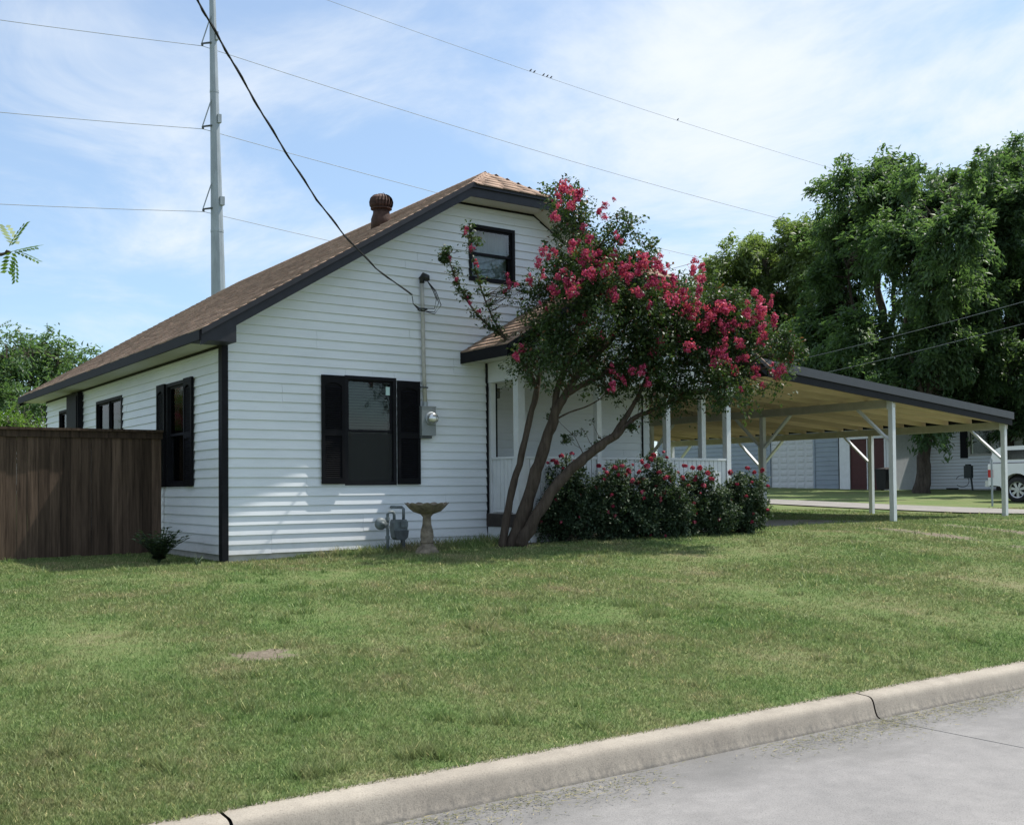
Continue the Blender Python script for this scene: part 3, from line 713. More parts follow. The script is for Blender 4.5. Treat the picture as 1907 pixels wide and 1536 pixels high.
def shutter(T_, u0, u1, z0, z1):
    T = lambda u, n, z: T_(u, n+0.014, z)
    b = MB(); st = 0.045; zm = z0+(z1-z0)*0.47
    for (c0, c1, e0, e1) in ((u0, u0+st, z0, z1), (u1-st, u1, z0, z1), (u0+st, u1-st, z1-0.10, z1), (u0+st, u1-st, z0, z0+0.08), (u0+st, u1-st, zm-0.04, zm+0.04)):
        b.box((c0, 0.018, e0), (c1, 0.050, e1), 0, T)
    b.box((u0+st, 0.018, z0+0.05), (u1-st, 0.022, z1-0.05), 0, T)
    # arched head of the upper panel
    n = 10; c = (u0+u1)/2; hw = (u1-u0)/2-st
    for k in range(n):
        t0, t1 = -1+2*k/n, -1+2*(k+1)/n
        za, zb = z1-0.10-0.05*t0*t0, z1-0.10-0.05*t1*t1
        if abs(t0) > 0.05 or abs(t1) > 0.05:
            p = [T(c+hw*t0, 0.023, za), T(c+hw*t1, 0.023, zb), T(c+hw*t1, 0.023, z1-0.10), T(c+hw*t0, 0.023, z1-0.10)]
            q = [T(c+hw*t0, 0.048, za), T(c+hw*t1, 0.048, zb), T(c+hw*t1, 0.048, z1-0.10), T(c+hw*t0, 0.048, z1-0.10)]
            b.hexa(p+q)
    o = b.build('shutter', M['shutter'], house)
    b = MB()
    for (e0, e1) in ((z0+0.085, zm-0.045), (zm+0.045, z1-0.155)):
        z = e0
        while z < e1:
            b.hexa([T(u0+st, 0.024, z+0.020), T(u1-st, 0.024, z+0.020), T(u1-st, 0.044, z), T(u0+st, 0.044, z),
                    T(u0+st, 0.024, z+0.025), T(u1-st, 0.024, z+0.025), T(u1-st, 0.044, z+0.006), T(u0+st, 0.044, z+0.006)]); z += 0.029
    stuff(b.build('louvres', M['shutter'], o)); return o
wf = window(TF, W_FRONT, 'black framed sash window with grey blind', 'blind')
b = MB(); b.box((2.355, -0.010, 2.19), (2.42, -0.006, 2.31), 0, TF); b.build('sticker', M['sticker'], wf)
shutter(TF, 1.324, 1.672, 0.915, 2.427); shutter(TF, 2.518, 2.89, 0.905, 2.405)
window(TF, W_GABLE, 'attic sash window with pale curtain', 'curtain')
window(TL, W_L1, 'side window with black shutters', 'plain'); shutter(TL, 1.10, 1.445, 0.90, 2.43); shutter(TL, 2.325, 2.70, 0.90, 2.43)
window(TL, W_L2, None, 'double'); window(TL, W_L3, None, 'plain')
b = MB(); b.box((7.34, 0.018, 0.5), (8.22, 0.12, 2.70), 0, TL); b.box((7.40, 0.10, 0.6), (8.16, 0.135, 2.64), 0, TL); b.build('tall_black_panel', M['black'], house)

# turbine vent on the roof
tb = np.array((3.03, 1.36, 5.04+0.02))
b = MB(); b.lathe([(0.17, -0.15), (0.165, 0.05), (0.135, 0.14), (0.13, 0.20)], tb, 20); tv = b.build('turbine_vent', M['rust'], house, True)
b = MB(); b.lathe([(0.13, 0.20), (0.17, 0.215), (0.17, 0.228), (0.12, 0.23)], tb, 20); b.build('collar', M['rust'], tv)
for k in range(22):
    a = 2*math.pi*k/22; b = MB(); pr = [(0.155, 0.225), (0.185, 0.27), (0.192, 0.33), (0.175, 0.39), (0.13, 0.435), (0.05, 0.452)]
    P = []; Q = []
    for j, (r, z) in enumerate(pr):
        aa = a+0.12*j/5
        P.append(tb+np.array((r*math.cos(aa), r*math.sin(aa), z))); Q.append(tb+np.array(((r-0.022)*math.cos(aa+0.31), (r-0.022)*math.sin(aa+0.31), z-0.003)))
    for j in range(5): b.poly([P[j], Q[j], Q[j+1], P[j+1]])
    b.build('vane', M['rust'], tv)
b = MB(); b.lathe([(0.07, 0.445), (0.06, 0.458), (0.01, 0.462)], tb, 14); b.tube([tb+np.array((0.05, 0, 0.455)), tb+np.array((0.06, 0.0, 0.48)), tb+np.array((0.03, 0, 0.49))], 0.004, 5); b.build('cap', M['rust'], tv)

# ------------------------------------------------------------------ porch (parts of the house)
PC, PH, PE, PP, PF = 6.35, 2.70, 2.91, 0.59, -1.25
def zp(x): return PE+PP*(PH-abs(x-PC))
FZ = 0.46
b = MB(); b.box((4.10, -0.79, 0.40), (8.74, 1.24, FZ)); b.build('porch_floor', M['found'], house)
b = MB(); b.box((4.06, -0.845, 0.262), (8.78, -0.80, 0.452)); b.box((4.06, -0.798, 0.262), (4.098, 0.012-0.04, 0.452)); b.build('rim_board', M['dark_brown'], house)
b = MB(); b.box((4.10, -0.81, -0.2), (8.74, -0.785, 0.255)); b.box((4.085, -0.78, -0.2), (4.11, -0.03, 0.255)); b.build('porch_skirt', M['white'], house)
def post(x, y, w, z0=FZ, z1=2.446):
    b = MB(); h = w/2; b.box((x-h, y-h, z0+0.001), (x+h, y+h, z1)); b.box((x-h-0.012, y-h-0.012, z0+0.002), (x+h+0.012, y+h+0.012, z0+0.09)); return b.build('porch_post', M['white'], house)
post(4.175, -0.75, 0.125)
for x in (5.68, 7.15): post(x, -0.75, 0.09)
post(8.56, -0.75, 0.10); post(8.68, -0.04, 0.10)
b = MB(); b.box((4.125, -0.075, 0.45), (4.215, -0.022, 2.446)); b.build('pilaster', M['white'], house)
b = MB(); b.box((4.080, -0.034, -0.02), (4.112, 0.012, 2.45)); b.build('trim_strip', M['black'], house)
b = MB(); b.box((4.217, -0.060, 1.31), (4.258, -0.02, 2.446)); b.build('trim_strip', M['black'], house)
b = MB(); b.box((8.40, 1.215, FZ), (8.43, 1.231, 2.6)); b.build('trim_strip', M['black'], house)
b = MB(); b.box((4.10, -0.82, 2.447), (8.70, -0.70, 2.752)); b.build('porch_beam', M['white'], house)
b = MB(); b.box((4.095, -0.699, 2.447), (4.215, -0.022, 2.752)); b.build('porch_beam', M['white'], house)
b = MB(); b.box((8.59, -0.699, 2.447), (8.70, 1.2, 2.752)); b.build('porch_beam', M['white'], house)
b = MB(); b.box((4.068, -0.05, 2.447), (4.092, -0.021, 2.745)); b.build('trim_strip', M['black'], house)
b = MB(); b.box((4.216, -0.699, 2.62), (8.588, 1.23, 2.65)); b.build('porch_ceiling', M['soffit'], house)
# solid railing: rail on upright beaded boards
def railing(pa, pb):
    pa = np.array(pa); pb = np.array(pb); d = pb-pa; Ln = np.linalg.norm(d); d = d/Ln
    b = MB(); b.beam((*pa, 1.292), (*pb, 1.292), 0.09, 0.036); o = b.build('railing', M['white'], house); b = MB(); b.beam((*pa, 0.50), (*pb, 0.50), 0.05, 0.05); b.build('bottom_rail', M['white'], o)
    n = max(1, int(round(Ln/0.098))); w = Ln/n
    for k in range(n):
        c = pa+d*(k*w+0.005); e = pa+d*((k+1)*w-0.006); t = 0.004*rnd.random()
        b = MB(); p = np.array((-d[1], d[0]))*(-0.012-t); b.beam((*(c+p), 0.90), (*(e+p), 0.90), 0.022, 0.745); b.build('board', M['white'], o)
railing((4.245, -0.75), (5.63, -0.75)); railing((5.73, -0.75), (7.10, -0.75)); railing((7.20, -0.75), (8.505, -0.75)); railing((4.175, -0.085), (4.175, -0.68))
# porch gable roof with a clipped tip
PX0, PX1, PCL0, PCL1 = PC-PH, PC+PH, PC-0.55, PC+0.55
PCZ = zp(PCL0); PRY = PF+0.52; PRZ = zp(PC)
pnl, pnr = (-PP, 0, 1), (PP, 0, 1); pnh = np.cross((1.1, 0, 0), (0.55, 0.52, PRZ-PCZ))
deck('porch_roof', [(PX0, PF, PE), (PX0, -0.02, PE), (PC, -0.02, PRZ), (PC, PRY, PRZ), (PCL0, PF, PCZ)], pnl)
deck('porch_roof', [(PX1, PF, PE), (PX1, -0.02, PE), (PC, -0.02, PRZ), (PC, PRY, PRZ), (PCL1, PF, PCZ)], pnr)
deck('porch_roof', [(PCL0, PF, PCZ), (PCL1, PF, PCZ), (PC, PRY, PRZ)], pnh)
PSL = math.hypot(PH, PRZ-PE); pcs = PH/PSL
def pb_(v):
    x = PX0+v*pcs; return (0.0 if x <= PCL0 else (x-PCL0)*0.52/0.55), -0.02-PF
PHL = math.hypot(0.52, PRZ-PCZ)
lay([shingles((PX0-0.02, PF-0.02, PE-0.012), (0, 1, 0), (1, 0, PP), PSL, pb_, 31), shingles((PX1+0.02, PF-0.02, PE-0.012), (0, 1, 0), (-1, 0, PP), PSL, pb_, 32),
     shingles((PCL0, PF-0.03, PCZ-0.02), (1, 0, 0), (0, 0.52, PRZ-PCZ), PHL, lambda v: (0.55*v/PHL, 1.1-0.55*v/PHL), 33)])
caps([((PC, PRY, PRZ), (PC, -0.05, PRZ), pnl, pnr), ((PCL0, PF, PCZ), (PC, PRY, PRZ), pnl, pnh), ((PCL1, PF, PCZ), (PC, PRY, PRZ), pnr, pnh)])
PRP = [(PX0-0.01, PE-0.006), (PCL0, PCZ), (PCL1, PCZ), (PX1+0.01, PE-0.006)]
rake(PF-0.022, 0.03, PRP, 0.012, 0.085, 'rake_trim', M['black_skylit']); rake(PF+0.010, 0.03, PRP, 0.075, 0.20, 'rake_board', M['black'])
b = MB(); b.box((PX0-0.035, PF-0.005, 2.715), (PX0-0.012, -0.02, PE-0.022)); b.build('fascia', M['black'], house)
b = MB(); b.box((PX1+0.012, PF-0.005, 2.715), (PX1+0.035, -0.02, PE-0.022)); b.build('fascia', M['black'], house)
b = MB(); b.box((PX0-0.01, PF+0.042, 2.755), (4.093, -0.022, 2.768)); b.build('soffit', M['soffit'], house)
b = MB(); b.box((PX0-0.008, PF+0.042, 2.72), (PX0+0.28, PF+0.06, 2.90)); b.build('eave_return', M['black'], house)
clad(lambda u, n, z: (u, -0.80-n, z), 'gable_wall', 22, 34, lambda z: (max(PX0+0.1, PC-(PRZ-0.15-z)/PP), min(PX1-0.1, PC+(PRZ-0.15-z)/PP)) if z < PCZ-0.14 else (PC, PC), [], 8)
# lantern on the porch wall
lp = at(934, 729, 17.6); lp = np.array((lp[0], 1.10, lp[2]))
b = MB(); b.box(lp-np.array((0.06, -0.075, -0.04)), lp+np.array((0.06, 0.115, 0.10))); b.box(lp-np.array((0.02, -0.02, -0.06)), lp+np.array((0.02, 0.09, 0.09)))
for sx in (-1, 1):
    for sy in (-1, 1): b.beam(lp+np.array((sx*0.055, sy*0.055, -0.09)), lp+np.array((sx*0.055, sy*0.055, 0.05)), 0.012, 0.012, (1, 0, 0))
b.box(lp-np.array((0.06, 0.06, 0.10)), lp+np.array((0.06, 0.06, -0.088))); b.box(lp-np.array((0.065, 0.065, -0.05)), lp+np.array((0.065, 0.065, 0.065)))
ln = b.build('porch_lantern', M['lamp'], house)
b = MB(); b.box(lp-np.array((0.048, 0.048, 0.086)), lp+np.array((0.048, 0.048, 0.048))); b.build('lantern_glass', M['lamp_glass'], ln)

# ------------------------------------------------------------------ carport
cp = thing('carport', (13.6, -0.48, 0.1), 'open white timber carport with low lean-to roof beside the house', 'carport')
def cz(x): return 2.45+0.065*(18.26-x)
CX0, CX1, CY0, CY1 = 8.72, 18.42, -0.72, 11.2
def cf(x): return -0.60+0.068*(x-13.6)                        # the front edge runs slightly askew, as its posts do
b = MB(); b.hexa([(CX0, cf(CX0), cz(CX0)-0.02), (CX1, cf(CX1), cz(CX1)-0.02), (CX1, CY1, cz(CX1)-0.02), (CX0, CY1, cz(CX0)-0.02), (CX0, cf(CX0), cz(CX0)), (CX1, cf(CX1), cz(CX1)), (CX1, CY1, cz(CX1)), (CX0, CY1, cz(CX0))]); b.build('roof_sheet', M['greyroof'], cp)
# deck boards seen from below
nb = 46
for k in range(nb):
    x0 = CX0+(CX1-CX0)*k/nb+0.002; x1 = CX0+(CX1-CX0)*(k+1)/nb-0.004; t = 0.003*rnd.random()
    b = MB(); fy = cf(x0)+0.05; b.prism([(x0, fy, cz(x0)-0.022), (x1, fy, cz(x1)-0.022), (x1, fy, cz(x1)-0.042-t), (x0, fy, cz(x0)-0.042-t)], (0, CY1-fy-0.05, 0)); b.build('deck_board', M['cream_wood'], cp)
y = 0.10
while y < CY1-0.1:
    b = MB(); x0, x1 = CX0+0.02, 18.40; b.prism([(x0, y, cz(x0)-0.190), (x1, y, cz(x1)-0.190), (x1, y, cz(x1)-0.047), (x0, y, cz(x0)-0.047)], (0, 0.042, 0)); b.build('rafter', M['cream_wood'], cp); y += 0.61
b = MB(); b.prism([(CX0, cf(CX0), cz(CX0)-0.26), (CX1, cf(CX1), cz(CX1)-0.26), (CX1, cf(CX1), cz(CX1)-0.10), (CX0, cf(CX0), cz(CX0)-0.10)], (0, 0.03, 0)); b.build('fascia', M['black'], cp)
edge_mat = plain('charcoal_drip_edge', (0.040, 0.042, 0.050), 0.5, 0.1, 5)
b = MB(); b.prism([(CX0, cf(CX0)-0.03, cz(CX0)-0.125), (CX1+0.03, cf(CX1)-0.03, cz(CX1)-0.125), (CX1+0.03, cf(CX1)-0.03, cz(CX1)+0.035), (CX0, cf(CX0)-0.03, cz(CX0)+0.035)], (0, 0.028, 0)); b.build('drip_edge', edge_mat, cp)
b = MB(); b.box((CX1+0.001, cf(CX1)+0.03, cz(CX1)-0.16), (CX1+0.025, CY1, cz(CX1)+0.03)); b.build('fascia', M['black'], cp)
BX = (13.6, 18.26); PYS = ((-0.48, 2.90, 6.6, 10.3), (-0.15, 3.42, 7.1, 10.7))
for bx, pys in zip(BX, PYS):
    zt_ = cz(bx)-0.192
    b = MB(); b.box((bx-0.045, cf(bx)+0.06, zt_-0.165), (bx+0.045, CY1-0.1, zt_)); b.build('beam', M['beam_wood'], cp)
    for j, py in enumerate(pys):
        g = gz(bx, py)
        b = MB(); b.box((bx-0.05, py-0.05, g-0.2), (bx+0.05, py+0.05, zt_-0.166)); b.build('post', M['white'], cp)
        for sgn in (-1, 1):
            if j == 0 and sgn < 0: continue
            if j == 3 and sgn > 0: continue
            if bx > 18 and j == 1 and sgn < 0: continue
            b = MB(); b.beam((bx, py+sgn*0.05, zt_-0.85), (bx, py+sgn*0.80, zt_-0.17), 0.04, 0.09, (1, 0, 0)); b.build('brace', M['white'], cp)
    b = MB(); b.box((bx-0.075, pys[0]-0.075, zt_-0.20), (bx-0.051, pys[0]+0.065, zt_+0.0)); b.build('cleat', M['white'], cp)
b = MB(); b.box((9.4, -0.3, -0.1), (13.3, 11, gz(11, 2)+0.012)); tag(b.build('carport_floor', M['pad']), 'shaded packed earth floor of the carport', None, None, 'structure')

# ------------------------------------------------------------------ timber fence
FY = 2.42
fence = thing('timber_fence', (-1.2, FY, -0.13), 'dark weathered cedar board fence with flat cap beside the house', 'fence')
x = -0.13; k = 0
while x > -6.2:
    w = 0.139+0.003*rnd.random(); g = gz(x, FY)
    top = 1.69+0.012*(x+6)/6; b = MB(); dy = 0.012*rnd.random(); t = 0.018
    b.box((x-w, FY-t-dy, g+0.03+0.02*rnd.random()), (x-0.001-0.002*rnd.random(), FY-dy, top)); b.build('picket', M['fence'], fence); x -= w+0.0004+0.0016*rnd.random()**3; k += 1
b = MB(); b.beam((-6.3, FY-0.026-0.013, 1.652), (-0.11, FY-0.026-0.013, 1.662), 0.022, 0.10); b.build('trim_board', M['fence'], fence)
b = MB(); b.beam((-6.3, FY-0.01, 1.716), (-0.10, FY-0.01, 1.726), 0.16, 0.034); b.build('cap_board', M['fence'], fence)
for z in (0.25, 0.9, 1.5):
    b = MB(); b.beam((-6.3, FY+0.022, z), (-0.12, FY+0.022, z), 0.038, 0.085); b.build('rail', M['fence'], fence)
for px_ in (-0.18, -2.55, -4.95):
    b = MB(); b.box((px_-0.045, FY+0.045, -0.4), (px_+0.045, FY+0.135, 1.68)); b.build('post', M['fence'], fence)

# ------------------------------------------------------------------ electric service on the wall
em = thing('electric_meter', (2.99, -0.03, 1.6), 'grey electric meter box with glass dial and tall conduit mast', 'electric meter')
b = MB(); b.box((2.875, -0.125, 1.615), (3.115, -0.022, 2.03)); b.box((2.87, -0.13, 2.031), (3.12, -0.022, 2.045)); b.build('box', M['grey_box'], em)
mc = np.array((3.03, -0.126, 1.865))
b = MB()
for j, (r, d) in enumerate(((0.098, 0.0), (0.098, 0.02))): pass
ang = [2*math.pi*q/24 for q in range(24)]
def disc_lathe(mb, c, prof, n=24):
    i = len(mb.v)
    for (r, d) in prof:
        for q in range(n): a = 2*math.pi*q/n; mb.v.append((c[0]+r*math.cos(a), c[1]-d, c[2]+r*math.sin(a)))
    for j in range(len(prof)-1):
        for q in range(n): q2 = (q+1) % n; mb.f.append((i+j*n+q, i+j*n+q2, i+(j+1)*n+q2, i+(j+1)*n+q)); mb.m.append(0)
    mb.f.append(tuple(i+(len(prof)-1)*n+q for q in range(n))); mb.m.append(0)
disc_lathe(b, mc, [(0.098, 0), (0.098, 0.022), (0.088, 0.024)]); b.build('meter_ring', M['galv'], em, True)
b = MB(); disc_lathe(b, mc, [(0.087, 0.02), (0.085, 0.075), (0.07, 0.098), (0.03, 0.108)]); b.build('dial_glass', M['meter_glass'], em, True)
b = MB(); b.box((2.87, -0.10, 1.575), (3.06, -0.06, 1.613)); b.build('lower_conduit', M['gas_dark'], em)
b = MB(); b.tube([(2.965, -0.075, 2.045), (2.945, -0.075, 2.6), (2.925, -0.085, 3.45), (2.915, -0.09, 3.87)], 0.029, 12); b.build('mast', M['conduit'], em, True)
b = MB(); b.tube([(2.965, -0.075, 2.04), (2.963, -0.075, 2.11)], 0.038, 12); b.build('collar', M['galv'], em)
b = MB(); b.tube([(2.915, -0.09, 3.85), (2.913, -0.092, 3.92), (2.93, -0.12, 3.955), (2.955, -0.16, 3.93), (2.96, -0.17, 3.88)], [0.036, 0.05, 0.055, 0.05, 0.035], 12); b.build('weatherhead', M['lamp'], em, True)
for z in (2.32, 3.47):
    b = MB(); b.tube([(2.885, -0.02, z), (2.885, -0.11, z), (2.93, -0.125, z), (2.985, -0.11, z), (2.985, -0.02, z)], 0.011, 6); b.build('strap', M['gas_dark'], em)
for k, (dx, dz) in enumerate(((0.16, 0.0), (0.20, -0.03), (0.12, 0.05))):
    p0 = np.array((2.955, -0.17, 3.88)); p1 = np.array((2.62, -0.31, 3.60)); b = MB()
    b.tube([p0, p0+(dx*0.6, -0.04, -0.14), p0+(dx, -0.06, -0.32+dz), p0+(0.06, -0.10, -0.47+dz), np.array((2.80, -0.2, 3.42+0.02*k)), np.array((2.66, -0.27, 3.50)), p1], 0.006, 6); b.build('drip_loop', M['wire'], em)
# service drop from the street pole (out of frame) to the mast
Wp = [np.array((2.61, -0.31, 3.62)), at(700, 500, 14.0), at(640, 437, 13.3), at(590, 372, 12.6), at(540, 296, 11.9), at(490, 215, 11.2), at(440, 128, 10.5), at(400, 58, 9.95), at(367, 0, 9.5), at(330, -70, 8.95), at(270, -200, 8.0), np.array((-6.2, -19.5, 8.6))]
b = MB(); b.tube(Wp, 0.0095, 7)
tw = []
for i in range(len(Wp)-1):
    for t in np.linspace(0, 1, 7)[:-1]: tw.append(Wp[i]*(1-t)+Wp[i+1]*t)
b2 = MB(); n = len(tw); b2.tube([p+0.014*np.array((math.cos(i*0.9), math.sin(i*0.9)*0.5, math.sin(i*0.9))) for i, p in enumerate(tw)], 0.007, 5)
sv = b.build('service_cable', M['wire']); b2.build('neutral_wire', M['wire'], sv); tag(sv, 'thick twisted black service cable sloping down to the house mast', 'cable')

# ------------------------------------------------------------------ gas meter
gx, gy = 2.27, -0.40; gg = gz(gx, gy)
gm_ = thing('gas_meter', (gx, gy, gg), 'grey gas meter on pipes against the clapboard wall', 'gas meter')
R3 = _R0
def gpt(u, z, d=0.0): return np.array((gx, gy, gg))+np.array((1, 0, 0))*u+np.array((0, -1, 0))*d+np.array((0, 0, z))
b = MB()
prof = [(-0.105, 0.30), (-0.09, 0.20), (-0.05, 0.165), (0.05, 0.165), (0.09, 0.20), (0.105, 0.30), (0.105, 0.41), (0.09, 0.45), (-0.09, 0.45), (-0.105, 0.41)]
b.prism([gpt(0.06+u, z, 0.06) for u, z in prof], gpt(0, 0, -0.07)-gpt(0, 0, 0.06)); b.build('meter_body', M['gas'], gm_)
b = MB(); b.prism([gpt(0.06+u*1.08, 0.30+(z-0.30)*1.0, 0.085) for u, z in prof[:1]+prof[1:5]+prof[5:6]], gpt(0, 0, 0.0612)-gpt(0, 0, 0.085)); b.build('diaphragm_cover', M['gas_dark'], gm_)
b = MB(); b.box(gpt(0.045, 0.345, 0.062), gpt(0.15, 0.425, 0.10)); b.build('index_box', M['gas'], gm_)
b = MB(); b.tube([gpt(-0.12, -0.1), gpt(-0.12, 0.30), gpt(-0.12, 0.53), gpt(-0.09, 0.56), gpt(-0.04, 0.56), gpt(-0.015, 0.53), gpt(-0.015, 0.44)], 0.021, 10); b.build('riser_pipe', M['gas'], gm_, True)
b = MB(); b.tube([gpt(0.135, 0.44), gpt(0.135, 0.60), gpt(0.135, 0.62, -0.05), gpt(0.135, 0.62, -0.36)], 0.021, 10); b.build('house_pipe', M['gas'], gm_, True)
b = MB(); b.box(gpt(0.10, -0.05, 0.02), gpt(0.15, 0.20, -0.03)); b.build('support_leg', M['gas_dark'], gm_)
for z in (0.20, 0.35, 0.46):
    b = MB(); b.tube([gpt(-0.12, z-0.02), gpt(-0.12, z+0.025)], 0.032, 8); b.build('coupling', M['gas'], gm_)
b = MB(); c = gpt(-0.24, 0.40, 0.02); b.tube([c+np.array((0.0, 0.04, 0)), c+np.array((0, 0.02, 0)), c-np.array((0, 0.02, 0)), c-np.array((0, 0.045, 0))], [0.04, 0.085, 0.085, 0.05], 18); b.tube([c, gpt(-0.12, 0.40)], 0.024, 10); b.tube([c-np.array((0, 0.04, 0)), c-np.array((0.0, 0.075, 0))], 0.03, 10); b.build('regulator', M['gas'], gm_, True)

# ------------------------------------------------------------------ bird bath
bx, by = 2.40, -1.05; bz = gz(bx, by)-0.06
bb = thing('bird_bath', (bx, by, bz), 'weathered stone bird bath with scalloped bowl by the wall', 'bird bath')
b = MB(); b.lathe([(0.165, 0.0), (0.17, 0.03), (0.155, 0.09), (0.125, 0.14), (0.09, 0.165), (0.085, 0.19)], (bx, by, bz), 20); b.build('base', M['stone'], bb, True)
b = MB(); b.lathe([(0.085, 0.19), (0.098, 0.215), (0.085, 0.24), (0.092, 0.28), (0.085, 0.36), (0.062, 0.45), (0.055, 0.55), (0.075, 0.575), (0.09, 0.59)], (bx, by, bz), 20); b.build('pedestal', M['stone'], bb, True)
def scallop(r, z, a, j):
    if r < 0.16: return r, z
    return r*(1+0.045*math.cos(a*9)*(r/0.28)), z+0.014*math.cos(a*9)*(r/0.28)
b = MB(); b.lathe([(0.08, 0.585), (0.12, 0.60), (0.20, 0.635), (0.255, 0.685), (0.285, 0.72), (0.295, 0.735), (0.275, 0.728), (0.24, 0.69), (0.15, 0.655), (0.02, 0.645)], (bx, by, bz), 72, 0, scallop); b.build('bowl', M['stone'], bb, True)

# ------------------------------------------------------------------ steel pole and power lines
pb0 = np.array((12.72, 35.1))
pole = thing('steel_power_pole', (pb0[0], pb0[1], 0.6), 'tall galvanised steel power pole rising behind the house roof', 'power pole')
b = MB(); prev = [(0.6, 0.46), (10.3, 0.335), (17.0, 0.235), (23.9, 0.15), (26.2, 0.13)]
b.tube([(pb0[0]-0.018*(z-0.6), pb0[1], z) for z, r in prev], [r for z, r in prev], 12); b.build('shaft', M['galv'], pole)
for z in (13.0, 19.6):
    b = MB(); r = np.interp(z, [q[0] for q in prev], [q[1] for q in prev])+0.012; b.tube([(pb0[0]-0.018*(z-0.6), pb0[1], z), (pb0[0]-0.018*(z-0.6), pb0[1], z+0.12)], r, 12); b.build('joint_band', M['galv'], pole)
CZ = (21.72, 17.80, 13.91)
def sag_line(y, z, x0, x1, droop, mid, n=60):
    return [np.array((x, y, z-droop*(1-((x-mid)/((x1-x0)/2))**2) if False else z)) for x in np.linspace(x0, x1, n)]
def span(xa, xb, y, z, s, n=30): return [np.array((xa+(xb-xa)*t, y, z-4*s*t*(1-t))) for t in np.linspace(0, 1, n)]
LY = 35.15
names = ('top', 'middle', 'lowest')
for i, z in enumerate(CZ):
    xs_ = pb0[0]-0.018*(z-0.6); r = float(np.interp(z, [q[0] for q in prev], [q[1] for q in prev]))
    xi = xs_-r-0.34
    b = MB(); b.tube([(xs_-r*0.8, pb0[1]-0.1, z+0.20), (xi, LY, z+0.12)], [0.05, 0.04], 8)
    b.build('standoff_arm', M['gas_dark'], pole)
    b = MB(); b.tube([(xs_-r*0.9, pb0[1]-0.1, z+1.45), (xi-0.02, LY, z+0.14)], 0.028, 6); b.build('brace_rod', M['galv'], pole)
    b = MB(); b.box((xs_+r*0.2, pb0[1]-r-0.06, z+0.35), (xs_+r*0.95, pb0[1]-r*0.5, z+0.75)); b.build('bracket_plate', M['galv'], pole)
    b = MB(); b.tube([(xi, LY, z+0.12), (xi, LY, z)], [0.06, 0.05], 8); b.build('insulator', M['gas_dark'], pole)
    b = MB(); b.tube(span(-90, xi, LY, z, 3.0)+span(xi, 140, LY, z, 2.9)[1:], 0.014, 5, cap=False)
    tag(b.build('power_line', M['wire_grey']), ('%s of the three grey power lines hung from the steel pole' % names[i]), 'power line', 'power lines on the steel pole')
b = MB(); shield = span(-90, 12.3, LY-0.05, 26.0, 2.5)+span(12.3, 140, LY-0.05, 26.0, 2.6)[1:]; b.tube(shield, 0.011, 5, cap=False)
tag(b.build('shield_wire', M['wire_grey']), 'thin high wire with small birds perched on it', 'wire')
sx = np.array([p[0] for p in shield]); szz = np.array([p[2] for p in shield])
def bird(px, label):
    a = at(px, 128 if px < 1100 else 207, 1.0)-CAM; t = (LY-0.05-CAM[1])/a[1]; x = CAM[0]+a[0]*t; z = float(np.interp(x, sx, szz))+0.016
    c = np.array((x, LY-0.05, z)); b = MB(); k_ = 0.62; t_ = [(dx*k_, r*k_, dz*k_) for dx, r, dz in ((-0.15, 0.015, -0.05), (-0.09, 0.03, 0.01), (-0.02, 0.062, 0.07), (0.04, 0.066, 0.12), (0.075, 0.045, 0.17), (0.10, 0.045, 0.205), (0.135, 0.028, 0.215), (0.18, 0.005, 0.205))]
    b.tube([c+np.array((dx, 0, dz)) for dx, r, dz in t_], [r for dx, r, dz in t_], 8); b.tube([c+np.array((0.0, 0, 0.03)), c], 0.006, 4)
    tag(b.build('bird', M['bird'], None, True), label, 'bird', 'birds on the high wire')
for px_, lab in ((988, 'leftmost small dark bird of the close row on the high wire'), (995, 'second small dark bird from the left on the high wire'), (1012, 'third small dark bird from the left on the high wire'), (1019, 'fourth small dark bird from the left on the high wire'), (1026, 'last bird of the close row on the high wire'), (1262, 'lone small bird far along the high wire')): bird(px_, lab)
# two low wires crossing in front of the right-hand trees
for i, (pa, pb__, lab) in enumerate((((1430, 683, 31), (1960, 547, 24), 'upper of two thin wires crossing before the pecan trees'), ((1500, 702, 31), (1960, 588, 24), 'lower of two thin wires crossing before the pecan trees'))):
    a = at(*pa); c = at(*pb__); b = MB(); b.tube([np.array((9.0, 8.5, 2.6+0.3*(1-i)))]+[a*(1-t)+c*t-np.array((0, 0, 0.05*4*t*(1-t))) for t in np.linspace(0.0, 2.2, 16)], 0.0055, 5, cap=False); tag(b.build('utility_wire', M['gas']), lab, 'wire', 'thin wires by the trees')
a = at(1180, 520, 70); c = at(1640, 395, 70); b = MB(); b.tube([np.array((12.5, 35.1, 8.6))]+[a*(1-t)+c*t for t in np.linspace(0, 1.6, 12)], 0.018, 5, cap=False); tag(b.build('utility_wire', M['wire_grey']), 'faint far wire rising behind the pink tree towards the pecans', 'wire')

